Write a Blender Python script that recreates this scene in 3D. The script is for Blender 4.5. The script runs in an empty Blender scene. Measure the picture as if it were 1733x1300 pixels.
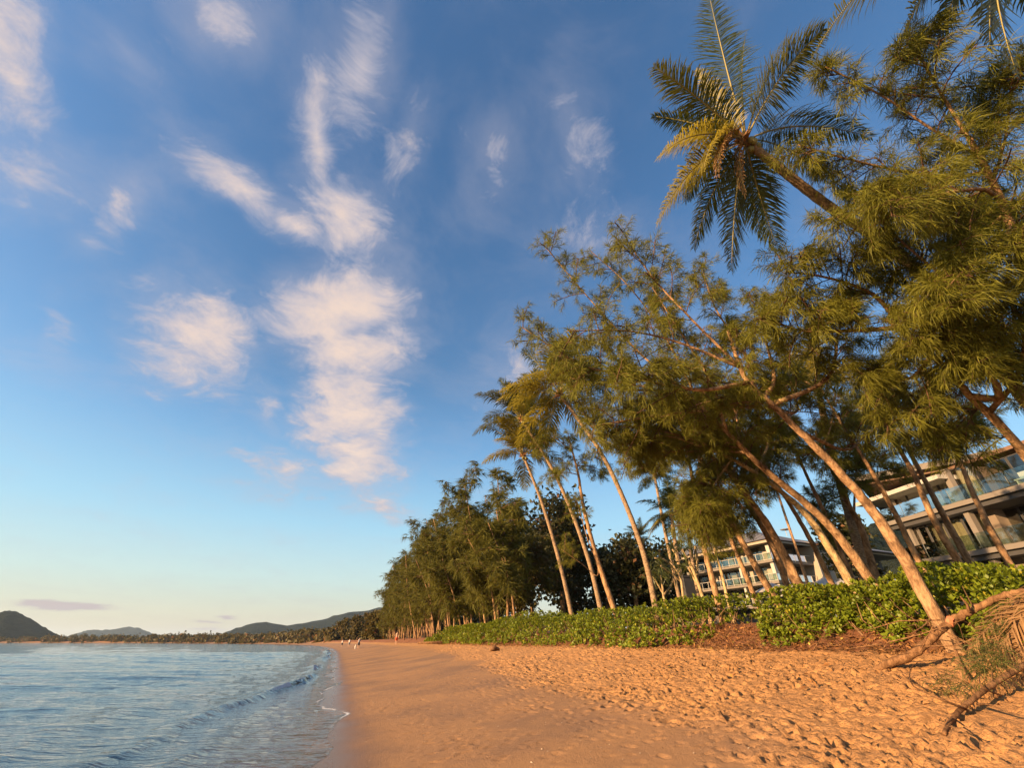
import bpy, bmesh, math, random
import numpy as np
from mathutils import Vector

# ------------------------------------------------------------------ camera, sky, sun, exposure
scene = bpy.context.scene
COL = scene.collection
R = math.radians
F_PX, W_PX, H_PX, PITCH = 715.0, 1733.0, 1300.0, R(31.4)
EYE = 1.6
cam_d = bpy.data.cameras.new('camera'); cam = bpy.data.objects.new('camera', cam_d); COL.objects.link(cam)
cam.location = (0, 0, EYE); cam.rotation_euler = (R(90) + PITCH, 0, 0)
cam_d.sensor_width = 36.0; cam_d.lens = F_PX / W_PX * 36.0
cam_d.clip_start = 0.05; cam_d.clip_end = 30000
scene.camera = cam

SUN_AZ, SUN_EL = R(-118), R(14)          # azimuth measured clockwise from the view heading (+y)
sun_dir = Vector((math.sin(SUN_AZ) * math.cos(SUN_EL), math.cos(SUN_AZ) * math.cos(SUN_EL), math.sin(SUN_EL)))
sl = bpy.data.lights.new('sun', 'SUN'); so = bpy.data.objects.new('sun', sl); COL.objects.link(so)
sl.energy = 5.0; sl.angle = R(0.6); sl.color = (1.0, 0.66, 0.34)
so.rotation_euler = sun_dir.to_track_quat('Z', 'Y').to_euler()

scene.view_settings.view_transform = 'Standard'; scene.view_settings.look = 'None'
scene.view_settings.gamma = 1.0; scene.view_settings.exposure = 1.45
scene.view_settings.use_curve_mapping = False
scene.cycles.use_denoising = True
scene.cycles.max_bounces = 6; scene.cycles.diffuse_bounces = 3; scene.cycles.transparent_max_bounces = 12

def pix_ray(px, py):
    x = px - 866.5; y = 650.0 - py
    c, s = math.cos(PITCH), math.sin(PITCH)
    return (x, F_PX * c - y * s, F_PX * s + y * c)

def azel(px, py):
    r, f, v = pix_ray(px, py)
    return math.atan2(r, f), math.atan2(v, math.hypot(r, f))

class NT:
    """small node-tree writer"""
    def __init__(s, tree): s.t = tree; s.n = tree.nodes; s.l = tree.links
    def node(s, typ, **kw):
        nd = s.n.new(typ)
        for k, v in kw.items():
            if k.startswith('i_'):
                nd.inputs[int(k[2:])].default_value = v
            else: setattr(nd, k, v)
        return nd
    def link(s, a, b): s.l.new(a, b)
    def _in(s, nd, i, v):
        if v is None: return
        if hasattr(v, 'links'): s.l.new(v, nd.inputs[i])
        else: nd.inputs[i].default_value = v
    def math(s, op, a, b=None, c=None, clamp=False):
        nd = s.n.new('ShaderNodeMath'); nd.operation = op; nd.use_clamp = clamp
        for i, v in enumerate((a, b, c)): s._in(nd, i, v)
        return nd.outputs[0]
    def vmath(s, op, a, b=None):
        nd = s.n.new('ShaderNodeVectorMath'); nd.operation = op
        s._in(nd, 0, a); s._in(nd, 1, b)
        return nd.outputs['Value'] if op in ('DOT_PRODUCT', 'LENGTH', 'DISTANCE') else nd.outputs[0]
    def vscale(s, a, f):
        nd = s.n.new('ShaderNodeVectorMath'); nd.operation = 'SCALE'; s._in(nd, 0, a); s._in(nd, 3, f); return nd.outputs[0]
    def mix(s, f, a, b, typ='MIX'):
        nd = s.n.new('ShaderNodeMix'); nd.data_type = 'RGBA'; nd.blend_type = typ
        s._in(nd, 0, f); s._in(nd, 6, a); s._in(nd, 7, b); return nd.outputs[2]
    def smooth(s, v, lo, hi, o0=0.0, o1=1.0, interp='SMOOTHSTEP'):
        nd = s.n.new('ShaderNodeMapRange'); nd.interpolation_type = interp
        s._in(nd, 0, v); s._in(nd, 1, lo); s._in(nd, 2, hi); s._in(nd, 3, o0); s._in(nd, 4, o1); return nd.outputs[0]
    def noise(s, vec, scale, detail=4, rough=0.55, dist=0.0, dims='3D', col=False):
        nd = s.n.new('ShaderNodeTexNoise'); nd.noise_dimensions = dims
        if vec is not None: s._in(nd, 0, vec)
        nd.inputs['Scale'].default_value = scale; nd.inputs['Detail'].default_value = detail
        nd.inputs['Roughness'].default_value = rough; nd.inputs['Distortion'].default_value = dist
        return nd.outputs[1 if col else 0]
    def comb(s, x, y, z=0.0):
        nd = s.n.new('ShaderNodeCombineXYZ'); s._in(nd, 0, x); s._in(nd, 1, y); s._in(nd, 2, z); return nd.outputs[0]
    def ramp(s, fac, stops, interp='LINEAR'):
        nd = s.n.new('ShaderNodeValToRGB'); s._in(nd, 0, fac); e = nd.color_ramp.elements; nd.color_ramp.interpolation = interp
        while len(e) > 1: e.remove(e[-1])
        e[0].position = stops[0][0]; e[0].color = (*stops[0][1], 1)
        for p, c in stops[1:]:
            k = e.new(p); k.color = (*c, 1)
        return nd.outputs[0]
    def bump(s, h, strength=0.5, dist=0.1, normal=None):
        nd = s.n.new('ShaderNodeBump'); nd.inputs['Strength'].default_value = strength; nd.inputs['Distance'].default_value = dist
        s._in(nd, nd.inputs.find('Height'), h)
        if normal is not None: s.l.new(normal, nd.inputs['Normal'])
        return nd.outputs[0]

def lin(r, g, b):
    f = lambda c: (c / 255 / 12.92) if c / 255 <= 0.04045 else ((c / 255 + 0.055) / 1.055) ** 2.4
    return (f(r), f(g), f(b), 1.0)

# ---- world: low-sun Nishita sky with a broken layer of thin cloud
world = bpy.data.worlds.new('World'); scene.world = world; world.use_nodes = True
w = NT(world.node_tree); w.n.clear()
sky = w.node('ShaderNodeTexSky'); sky.sky_type = 'NISHITA'; sky.sun_disc = False
sky.sun_elevation = SUN_EL; sky.sun_rotation = SUN_AZ
sky.air_density = 1.3; sky.dust_density = 0.6; sky.ozone_density = 2.2
tc = w.node('ShaderNodeTexCoord')
d = w.vmath('NORMALIZE', tc.outputs['Generated'])
sx = w.node('ShaderNodeSeparateXYZ'); w.link(d, sx.inputs[0])
az = w.math('ARCTAN2', sx.outputs[0], sx.outputs[1]); el = w.math('ARCSINE', sx.outputs[2])
# cloud layer: flat-layer coordinates so that streaks foreshorten towards the horizon
hz = w.math('ADD', w.math('MAXIMUM', sx.outputs[2], 0.0), 0.16)
lay = w.comb(w.math('DIVIDE', sx.outputs[0], hz), w.math('DIVIDE', sx.outputs[1], hz), 0.0)
warp = w.vmath('SUBTRACT', w.noise(lay, 2.2, 4, 0.62, col=True), (0.5, 0.5, 0.5))
ae = w.comb(az, el, 0.0)
p = w.vmath('ADD', ae, w.vscale(warp, 0.20))
p_low = w.vmath('ADD', ae, w.vscale(warp, 0.018))
CLOUDS = [  # px, py, semi-axis a (px), semi-axis b (px), tilt of a (deg, clockwise on the picture), amount
    (575, 515, 88, 54, -8, 1.0), (603, 590, 74, 42, 6, 0.98), (602, 690, 62, 62, 0, 1.04), (618, 770, 48, 50, 0, 0.90), (645, 850, 60, 24, 20, 0.66),
    (340, 565, 72, 70, -20, 0.80), (325, 635, 60, 26, 0, 0.55), (460, 672, 55, 24, 50, 0.42), (430, 780, 75, 28, 10, 0.50), (500, 805, 65, 36, 0, 0.56),
    (15, 80, 75, 110, 0, 0.82), (50, 310, 110, 70, 0, 0.52), (200, 345, 42, 58, 20, 0.52), (160, 440, 50, 26, 10, 0.40),
    (400, 330, 85, 32, 40, 0.72), (470, 385, 55, 26, 20, 0.72), (575, 370, 75, 55, 20, 0.80), (530, 240, 34, 110, -14, 0.72), (600, 130, 55, 120, 12, 0.62),
    (395, 40, 68, 60, 40, 0.64), (690, 250, 30, 80, 28, 0.44), (830, 270, 50, 95, 8, 0.42), (975, 240, 55, 85, 25, 0.46),
    (870, 650, 60, 70, 0, 0.48), (985, 400, 90, 50, -10, 0.48), (120, 565, 35, 45, 0, 0.32), (240, 90, 70, 40, 40, 0.34), (660, 420, 60, 70, 0, 0.34),
    (108, 1027, 56, 5.5, 3, 1.25), (60, 1024, 22, 5, 0, 1.0), (385, 1045, 16, 2.2, 2, 0.8), (350, 1053, 20, 2.2, 0, 0.8), (345, 1066, 45, 4, 0, 0.6),
]
dens = None
for (cx, cy, a, b, tilt, amt) in CLOUDS:
    ca, sa = math.cos(R(tilt)), math.sin(R(tilt))
    p0 = azel(cx, cy); e1 = np.array(azel(cx + a * ca, cy + a * sa)) - p0; e2 = np.array(azel(cx - b * sa, cy + b * ca)) - p0
    mp = w.node('ShaderNodeMapping'); mp.vector_type = 'TEXTURE'
    w.link(p if cy < 980 else p_low, mp.inputs[0])
    mp.inputs[1].default_value = (p0[0], p0[1], 0)
    n1, n2 = np.linalg.norm(e1), np.linalg.norm(e2)
    mp.inputs[2].default_value = (0, 0, math.atan2(e1[1], e1[0]))
    mp.inputs[3].default_value = (2.15 * n1, 2.15 * n2, 1)
    gr = w.node('ShaderNodeTexGradient'); gr.gradient_type = 'SPHERICAL'; w.link(mp.outputs[0], gr.inputs[0])
    g = w.math('MULTIPLY', gr.outputs[1], amt)
    dens = g if dens is None else w.math('SMOOTH_MAX', dens, g, 0.12)
# the rest of the sky carries the same kind of broken cloud
behind = w.smooth(sx.outputs[1], 0.35, 0.0)
far_cl = w.math('MULTIPLY', w.smooth(w.noise(lay, 0.9, 2, 0.5), 0.44, 0.75), behind)
dens = w.math('MAXIMUM', dens, w.math('MULTIPLY', far_cl, 0.8))
tex = w.noise(lay, 7.0, 10, 0.70, 0.6)
rag = w.math('MULTIPLY_ADD', w.math('SUBTRACT', tex, 0.5), 1.5, w.math('MULTIPLY_ADD', dens, 1.50, -0.22))
cov = w.smooth(rag, 0.08, 0.82)
soft = w.math('MULTIPLY', w.smooth(w.math('MULTIPLY_ADD', w.math('SUBTRACT', w.noise(lay, 3.2, 6, 0.66, 0.4), 0.45), 1.5, w.math('MULTIPLY', dens, 1.2)), 0.06, 0.95), 0.40)
cov = w.math('MULTIPLY', w.math('MAXIMUM', cov, soft), 0.90)
shade = w.smooth(w.math('MULTIPLY_ADD', w.math('SUBTRACT', w.noise(lay, 8.0, 6, 0.7), 0.5), 1.7, rag), 0.25, 1.45)
CL_HI, CL_LO = (0.355, 0.275, 0.225, 1), (0.205, 0.195, 0.222, 1)
ccol = w.mix(shade, CL_LO, CL_HI)
ccol = w.mix(w.smooth(el, R(7), R(2)), ccol, (0.20, 0.165, 0.175, 1))
hsv = w.node('ShaderNodeHueSaturation'); hsv.inputs['Hue'].default_value = 0.508; hsv.inputs['Saturation'].default_value = 1.25; hsv.inputs['Value'].default_value = 0.080
w.link(sky.outputs[0], hsv.inputs['Color'])
elf = w.smooth(el, 0.0, R(30), 0.0, 1.0, 'LINEAR')       # paler air along the horizon all round
air = w.ramp(elf, [(0.0, (0.286, 0.240, 0.188)), (0.09, (0.273, 0.273, 0.234)), (0.20, (0.234, 0.299, 0.299)), (0.40, (0.156, 0.273, 0.351)), (0.75, (0.084, 0.188, 0.325)), (1.0, (0.065, 0.156, 0.299))])
base = w.mix(w.smooth(el, R(34), R(8), 0.0, 0.82), hsv.outputs[0], air)
final = w.mix(cov, base, ccol)
bg = w.node('ShaderNodeBackground'); w.link(final, bg.inputs[0]); bg.inputs[1].default_value = 1.0
out = w.node('ShaderNodeOutputWorld'); w.link(bg.outputs[0], out.inputs[0])
world.cycles.sampling_method = 'MANUAL'; world.cycles.sample_map_resolution = 256

# ------------------------------------------------------------------ helpers: places, meshes, materials, tagging
rng = np.random.default_rng(7); random.seed(7)
BA = R(19.5)                                         # the beach runs 19.5 degrees left of the view heading
U = np.array((-math.sin(BA), math.cos(BA), 0.0))     # along the beach, away from the camera
V = np.array((math.cos(BA), math.sin(BA), 0.0))      # across the beach, inland
UP = np.array((0.0, 0.0, 1.0))
def ST(s, t, z=0.0): return U * s + V * t + UP * z
def curve_off(s):
    q0 = np.maximum(np.asarray(s, float) - 70.0, 0.0); q = np.minimum(q0, 800.0)
    return 0.00027 * q ** 2 + 6.5e-7 * q ** 3 + (q0 - q) * 1.68        # the bay bends left
def STc(s, t, z=0.0): return ST(s, t - float(curve_off(s)), z)
def at_s(px, py, s):                                 # point on the line of sight in the cross-beach plane s
    r = np.array(pix_ray(px, py)); k = s / float(r @ U); return r * k + UP * EYE
def at_R(px, py, dist):                              # point on the line of sight at a horizontal distance
    r = np.array(pix_ray(px, py)); return r * (dist / math.hypot(r[0], r[1])) + UP * EYE
def at_t(px, py, t):                                 # point on the line of sight in the along-beach plane t
    r = np.array(pix_ray(px, py)); return r * (t / float(r @ V)) + UP * EYE

def at_d(px, py, dep):                               # point on the line of sight at a depth along the view axis
    r = np.array(pix_ray(px, py)); return r * (dep / F_PX) + UP * EYE

def sstep(x, a, b):
    q = np.clip((np.asarray(x, float) - a) / (b - a), 0, 1); return q * q * (3 - 2 * q)
_perm = rng.permutation(512)
_grad = rng.uniform(-1, 1, (512,))
def vnoise(x, y):                                    # smooth value noise in [-1, 1]
    xi = np.floor(x).astype(int); yi = np.floor(y).astype(int); xf = x - xi; yf = y - yi
    sx_ = xf * xf * (3 - 2 * xf); sy_ = yf * yf * (3 - 2 * yf)
    h = lambda a, b: _grad[_perm[(_perm[a & 255] + b) & 511]]
    return (h(xi, yi) * (1 - sx_) + h(xi + 1, yi) * sx_) * (1 - sy_) + (h(xi, yi + 1) * (1 - sx_) + h(xi + 1, yi + 1) * sx_) * sy_
def fbm(x, y, o=4, g=0.5):
    a, s_, r_ = 1.0, 0.0, 0.0
    for k in range(o):
        s_ = s_ + a * vnoise(x * 2 ** k + 17.3 * k, y * 2 ** k + 9.1 * k); r_ += a; a *= g
    return s_ / r_

def mesh_obj(name, verts, faces, mat=None, parent=None, smooth=False, attrs=None):
    """faces: (n,3) or (n,4) int array, or a list of mixed tuples"""
    me = bpy.data.meshes.new(name)
    verts = np.ascontiguousarray(verts, dtype=np.float32)
    if isinstance(faces, np.ndarray):
        n, k = faces.shape
        me.vertices.add(len(verts)); me.vertices.foreach_set('co', verts.ravel())
        me.loops.add(n * k); me.loops.foreach_set('vertex_index', np.ascontiguousarray(faces, dtype=np.int32).ravel())
        me.polygons.add(n)
        me.polygons.foreach_set('loop_start', np.arange(0, n * k, k, dtype=np.int32))
        me.update(calc_edges=True)
    else:
        me.from_pydata([tuple(map(float, v)) for v in verts], [], [tuple(map(int, f)) for f in faces])
    if smooth: me.polygons.foreach_set('use_smooth', np.ones(len(me.polygons), dtype=bool))
    for an, av in (attrs or {}).items():
        at = me.attributes.new(an, 'FLOAT', 'POINT'); at.data.foreach_set('value', np.ascontiguousarray(av, dtype=np.float32))
    me.update()
    o = bpy.data.objects.new(name, me); COL.objects.link(o)
    if mat is not None: me.materials.append(mat)
    if parent is not None: o.parent = parent
    return o

class MB:
    """collects pieces of ONE part and links them as one mesh"""
    def __init__(s): s.v = []; s.f = []; s.n = 0
    def add(s, v, f):
        v = np.asarray(v, float); s.v.append(v); s.f += [tuple(int(i) + s.n for i in q) for q in f]; s.n += len(v); return s
    def box(s, c, size, X=(1, 0, 0), Y=(0, 1, 0), Z=(0, 0, 1), bev=0.0):
        c = np.asarray(c, float); X, Y, Z = (np.asarray(a, float) for a in (X, Y, Z)); hx, hy, hz = (q / 2 for q in size)
        if bev <= 0:
            P = [c + X * a * hx + Y * b * hy + Z * e * hz for a in (-1, 1) for b in (-1, 1) for e in (-1, 1)]
            return s.add(P, [(0, 1, 3, 2), (4, 6, 7, 5), (0, 4, 5, 1), (2, 3, 7, 6), (0, 2, 6, 4), (1, 5, 7, 3)])
        bm = bmesh.new(); bmesh.ops.create_cube(bm, size=1.0)
        for q in bm.verts: q.co = Vector((q.co.x * size[0], q.co.y * size[1], q.co.z * size[2]))
        bmesh.ops.bevel(bm, geom=bm.edges[:], offset=bev, segments=1, affect='EDGES')
        bm.verts.index_update()
        P = [c + X * q.co.x + Y * q.co.y + Z * q.co.z for q in bm.verts]; Fs = [[q.index for q in f.verts] for f in bm.faces]; bm.free()
        return s.add(P, Fs)
    def tube(s, pts, rad, n=6, cap=True):
        v, f = tube(pts, rad, n, cap); return s.add(v, f)
    def build(s, name, mat, parent=None, smooth=False):
        return mesh_obj(name, np.concatenate(s.v), s.f, mat, parent, smooth)

def frames(pts):
    pts = np.asarray(pts, float); T = np.gradient(pts, axis=0); T /= np.linalg.norm(T, axis=1, keepdims=True) + 1e-9
    a = np.array((0.31, 0.87, 0.21)); N = np.cross(T, a); N /= np.linalg.norm(N, axis=1, keepdims=True) + 1e-9
    return T, N, np.cross(T, N)
def tube(pts, rad, n=6, cap=True, rough=0.0, seed=0):
    pts = np.asarray(pts, float); m = len(pts); rad = np.broadcast_to(np.asarray(rad, float), (m,))
    T, N, B = frames(pts); a = np.arange(n) * 2 * math.pi / n
    ring = np.cos(a)[None, :, None] * N[:, None, :] + np.sin(a)[None, :, None] * B[:, None, :]
    rr = np.repeat(rad[:, None], n, 1)
    if rough > 0:                                    # fluting along the stem plus slow swelling
        g = np.random.default_rng(seed + m); sw = np.convolve(np.pad(g.uniform(-1, 1, m), 3, mode='edge'), np.ones(7) / 7, 'valid')
        rr = rr * (1 + rough * (g.uniform(-1, 1, (1, n)) + 0.35 * g.uniform(-1, 1, rr.shape) + 1.2 * sw[:, None]))
    v = (pts[:, None, :] + ring * rr[:, :, None]).reshape(-1, 3)
    f = [(i * n + j, i * n + (j + 1) % n, (i + 1) * n + (j + 1) % n, (i + 1) * n + j) for i in range(m - 1) for j in range(n)]
    if cap: f += [tuple(range(n - 1, -1, -1)), tuple(range((m - 1) * n, m * n))]
    return v, f
def spline(pts, n):
    """Catmull-Rom through pts, n samples"""
    P = np.asarray(pts, float); P = np.vstack([2 * P[0] - P[1], P, 2 * P[-1] - P[-2]]); m = len(P) - 3
    q = np.linspace(0, m, n); i = np.minimum(q.astype(int), m - 1); x = (q - i)[:, None]
    a, b, c, e = P[i], P[i + 1], P[i + 2], P[i + 3]
    return 0.5 * (2 * b + (c - a) * x + (2 * a - 5 * b + 4 * c - e) * x ** 2 + (3 * b - a - 3 * c + e) * x ** 3)
def unit(a):
    a = np.asarray(a, float); return a / (np.linalg.norm(a, axis=-1, keepdims=True) + 1e-9)

def tag(o, label=None, cat=None, group=None, kind=None):
    if label: o['label'] = label
    if cat: o['category'] = cat
    if group: o['group'] = group
    if kind: o['kind'] = kind
    return o
def empty(name, loc=(0, 0, 0)):
    o = bpy.data.objects.new(name, None); COL.objects.link(o); o.empty_display_size = 0.2
    return o

def material(name):
    m = bpy.data.materials.new(name); m.use_nodes = True; t = NT(m.node_tree)
    b = t.n['Principled BSDF']; o = t.n['Material Output']; return m, t, b, o
def setp(t, b, **kw):
    for k, v in kw.items():
        i = b.inputs[k.replace('_', ' ')]
        if hasattr(v, 'links'): t.link(v, i)
        else: i.default_value = v
def mat_plain(name, col, rough=0.8, var=0.25, scale=3.0, bump=0.0, bscale=30.0, metal=0.0, spec=None):
    m, t, b, o = material(name); tcn = t.node('ShaderNodeTexCoord'); pos = tcn.outputs['Object']
    n = t.noise(pos, scale, 5, 0.6); c = t.mix(n, tuple(q * (1 - var) for q in col[:3]) + (1,), tuple(min(1, q * (1 + var)) for q in col[:3]) + (1,))
    setp(t, b, Base_Color=c, Roughness=rough, Metallic=metal)
    if spec is not None: b.inputs['Specular IOR Level'].default_value = spec
    if bump: setp(t, b, Normal=t.bump(t.noise(pos, bscale, 4, 0.6), bump, 0.02))
    return m
def mat_leaf(name, c1, c2, trans=0.35, rough=0.55, scale=1.2, tcol=None, spec=0.25, c3=None):
    m, t, b, o = material(name)
    geo = t.node('ShaderNodeNewGeometry')
    n = t.noise(geo.outputs['Position'], scale, 3, 0.6); rnd = geo.outputs['Random Per Island']
    f = t.math('ADD', t.math('MULTIPLY', n, 0.6), t.math('MULTIPLY', rnd, 0.5), clamp=True)
    c = t.mix(f, (*c1, 1), (*c2, 1))
    if c3 is not None: c = t.mix(t.smooth(rnd, 0.93, 0.97), c, (*c3, 1))
    setp(t, b, Base_Color=c, Roughness=rough); b.inputs['Specular IOR Level'].default_value = spec
    tr = t.node('ShaderNodeBsdfTranslucent'); t.link(t.mix(0.5, c, (*(tcol or c2), 1)), tr.inputs[0])
    mx = t.node('ShaderNodeMixShader'); mx.inputs[0].default_value = trans
    t.link(b.outputs[0], mx.inputs[1]); t.link(tr.outputs[0], mx.inputs[2]); t.link(mx.outputs[0], o.inputs[0])
    return m

# ------------------------------------------------------------------ the ground
def h_profile(t):
    """height across the beach: sea bed, sand slope, berm bank under the hedge, flat land behind"""
    t = np.asarray(t, float)
    z = np.where(t < 0, 0.085 * t, 0.112 * t + 0.0030 * t ** 2)
    z10 = 0.112 * 10 + 0.30
    z = np.where(t > 10, z10 + 0.62 * sstep(t, 10.0, 11.4) + 0.012 * np.clip(t - 11.4, 0, 60), z)
    return np.maximum(z, -4.0)
def ground_z(s, t): return float(h_profile(t))
def edge_t(s):                                       # where the swash stops
    s = np.asarray(s, float)
    return 0.30 * np.sin(s * 0.55 + 0.6) * sstep(s, 2, 9) + 0.16 * np.sin(s * 1.37 + 1.0) + 0.10 * vnoise(s * 2.1, s * 0 + 3.3) + 0.02 * vnoise(s * 4.3, s * 0 + 1.3) + 0.12

def rough_mask(s, t):                                # 1 where the dry sand is trampled
    b = 4.6 + 0.085 * np.clip(s - 5, -5, 40) + 0.9 * fbm(s * 0.35, t * 0.5, 3)
    return sstep(t, b - 0.7, b + 0.5)

HM = 0.022; HS0, HS1, HT0, HT1 = -6.0, 46.0, 0.3, 11.2
def footprint_map():
    ns, nt = int((HS1 - HS0) / HM), int((HT1 - HT0) / HM)
    h = np.zeros((ns, nt)); g = np.random.default_rng(3)
    def stamp(s, t, ang, L, Wd, dep):
        k = int(L * 1.5 / HM) + 2; i0, j0 = int((s - HS0) / HM), int((t - HT0) / HM)
        a, b = max(i0 - k, 0), min(i0 + k, ns); c, e = max(j0 - k, 0), min(j0 + k, nt)
        if b <= a or e <= c: return
        S = (np.arange(a, b) * HM + HS0 - s)[:, None]; T = (np.arange(c, e) * HM + HT0 - t)[None, :]
        x = (S * math.cos(ang) + T * math.sin(ang)) / (L / 2); y = (-S * math.sin(ang) + T * math.cos(ang)) / (Wd / 2)
        r = np.sqrt(x * x + y * y)
        h[a:b, c:e] += dep * (-1.35 * np.exp(-(r / 0.9) ** 6) + 0.65 * np.exp(-((r - 1.30) / 0.26) ** 2))
    n = 0
    while n < 14000:                                  # trampled dry sand
        s = g.uniform(HS0, HS1) if g.random() < .45 else g.uniform(2, 20); t = g.uniform(3, 10.3)
        if g.random() > float(rough_mask(s, t)) * float(sstep(fbm(np.array([s * .55]), np.array([t * .7]), 2)[0], -.75, .15)): continue
        n += 1; stamp(s, t, g.uniform(-1.1, 1.1) + (math.pi if g.random() < .5 else 0), *( (q0 := g.uniform(.6, 1.0) + (g.random() < .12) * .5) * .155, q0 * g.uniform(.062, .085), q0 * g.uniform(.012, .038)))
    for k in range(9):                               # trails of single prints on the firm sand
        s, t, a = g.uniform(2, 8), g.uniform(1.2, 4.6), g.normal(0, .10); 
        for i in range(45):
            s += .62 * math.cos(a); t += .62 * math.sin(a); a += g.normal(0, .05); sd = .09 if i % 2 else -.09
            if 0.8 < t < 10 and s < 45: stamp(s, t + sd, a, .23, .09, g.uniform(.006, .014))
    for k in range(560):                             # scuffs and small claw marks on the firm sand, in clusters
        if k % 14 == 0: cs, ct = g.uniform(3.5, 16), g.uniform(1.0, 4.8)
        stamp(cs + g.normal(0, .5), ct + g.normal(0, .22), g.uniform(0, 6), g.uniform(.08, .18), g.uniform(.06, .10), g.uniform(.007, .016))
    for k in range(60):                              # dug-up patches
        s, t = g.uniform(3, 12), g.uniform(4.4, 9.5)
        for i in range(3): stamp(s + g.normal(0, .16), t + g.normal(0, .12), g.uniform(0, 6), g.uniform(.14, .30), g.uniform(.10, .16), g.uniform(.02, .042))
    return h
HMAP = footprint_map()
def hm_sample(s, t):
    x = np.clip((s - HS0) / HM, 0, HMAP.shape[0] - 1.001); y = np.clip((t - HT0) / HM, 0, HMAP.shape[1] - 1.001)
    i, j = x.astype(int), y.astype(int); fx, fy = x - i, y - j
    v = (HMAP[i, j] * (1 - fx) + HMAP[i + 1, j] * fx) * (1 - fy) + (HMAP[i, j + 1] * (1 - fx) + HMAP[i + 1, j + 1] * fx) * fy
    return v * (s < HS1 - .1) * (t < HT1 - .1) * (t > HT0 + .1)
def sand_z(s, t):
    s = np.asarray(s, float); t = np.asarray(t, float)
    rm = rough_mask(s, t) * sstep(t, 11.0, 10.0)
    z = h_profile(t) + hm_sample(s, t)
    z = z + rm * (0.030 * fbm(s * 1.1, t * 1.3, 3) + 0.024 * fbm(s * 7.5, t * 9.0, 3) + 0.014 * fbm(s * 17, t * 19, 2))
    z = z + 0.025 * fbm(s * .25, t * .5, 2) * sstep(t, 0.6, 3) + 0.0040 * fbm(s * 6, t * 9, 3) * sstep(t, .4, 1.6)
    z = z + sstep(t, 10.1, 11.2) * 0.10 * fbm(s * 1.9, t * 1.9, 3)
    return z

def grid_mesh(sv, tv):
    S, T = np.meshgrid(sv, tv, indexing='ij'); ns, nt = S.shape
    idx = np.arange(ns * nt).reshape(ns, nt)
    Fq = np.stack([idx[:-1, :-1], idx[:-1, 1:], idx[1:, 1:], idx[1:, :-1]], -1).reshape(-1, 4)[:, ::-1]
    return S, T, Fq
def st_world(S, T, Z):
    Tc = T - curve_off(S)
    return (S[..., None] * U + Tc[..., None] * V + Z[..., None] * UP).reshape(-1, 3)

# sand
m_sand, t_, b_, o_ = material('sand')
tcn = t_.node('ShaderNodeTexCoord'); pos = tcn.outputs['Object']
aw = t_.node('ShaderNodeAttribute'); aw.attribute_name = 'across'; ar = t_.node('ShaderNodeAttribute'); ar.attribute_name = 'dry'
n1 = t_.noise(pos, 0.7, 5, 0.6); n2 = t_.noise(pos, 38.0, 4, 0.7); n3 = t_.noise(pos, 260.0, 2, 0.6)
dryc = t_.mix(n1, (0.315, 0.148, 0.050, 1), (0.420, 0.212, 0.078, 1))
firm = t_.mix(n1, (0.255, 0.128, 0.054, 1), (0.325, 0.170, 0.072, 1))
c = t_.mix(ar.outputs['Fac'], firm, dryc)
damp = t_.smooth(t_.math('ADD', t_.noise(pos, 0.32, 4, 0.6), t_.math('MULTIPLY', t_.noise(pos, 3.0, 4, 0.65), 0.25)), 0.52, 0.78)
c = t_.mix(t_.math('MULTIPLY', damp, t_.math('SUBTRACT', 0.75, t_.math('MULTIPLY', ar.outputs['Fac'], 0.65))), c, (0.165, 0.090, 0.052, 1))
wet = t_.smooth(t_.math('ADD', aw.outputs['Fac'], t_.math('MULTIPLY', n1, 0.6)), 1.6, 0.35)
c = t_.mix(wet, c, (0.125, 0.070, 0.040, 1))
c = t_.mix(t_.math('MULTIPLY', t_.smooth(n2, 0.60, 0.75), 0.35), c, (0.20, 0.11, 0.055, 1))
c = t_.mix(t_.math('MULTIPLY', t_.math('SUBTRACT', n3, 0.5), 0.5), c, (0.8, 0.6, 0.4, 1))
soil = t_.smooth(t_.math('ADD', aw.outputs['Fac'], t_.math('MULTIPLY', t_.math('SUBTRACT', t_.noise(pos, 1.7, 4), 0.5), 1.6)), 9.75, 10.35)
c = t_.mix(soil, c, t_.mix(t_.noise(pos, 14, 5, 0.7), (0.070, 0.026, 0.012, 1), (0.22, 0.085, 0.034, 1)))
rough = t_.math('SUBTRACT', 0.95, t_.math('MULTIPLY', wet, 0.72))
setp(t_, b_, Base_Color=c, Roughness=rough); b_.inputs['Specular IOR Level'].default_value = 0.4
hgt = t_.math('ADD', t_.math('MULTIPLY', n3, 0.25), n2)
mid_ = t_.bump(t_.math('MULTIPLY', t_.noise(pos, 15.0, 4, 0.62, 0.4), t_.math('ADD', t_.math('MULTIPLY', ar.outputs['Fac'], 0.85), 0.15)), 1.0, 0.045)
setp(t_, b_, Normal=t_.bump(hgt, 0.7, 0.016, mid_))

sv = np.concatenate([np.arange(-14, 2.5, 0.15), np.arange(2.5, 10, 0.036), 10 * 1.0075 ** np.arange(0, 200), 10 * 1.0075 ** 200 * 1.05 ** np.arange(1, 74)])
tv = np.concatenate([-np.geomspace(60, 1.0, 18), np.arange(-0.9, 0.3, 0.1), np.arange(0.3, 3.58, 0.055), np.arange(3.6, 10.4, 0.032), np.arange(10.4, 14.6, 0.15)])
S, T, Fq = grid_mesh(sv, tv)
Z = sand_z(S, T)
beach = mesh_obj('beach_sand', st_world(S, T, Z), Fq, m_sand, smooth=True, attrs={'across': T.ravel(), 'dry': rough_mask(S, T).ravel()})
tag(beach, 'golden sand beach trampled with footprints along the water', kind='structure')

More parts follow.
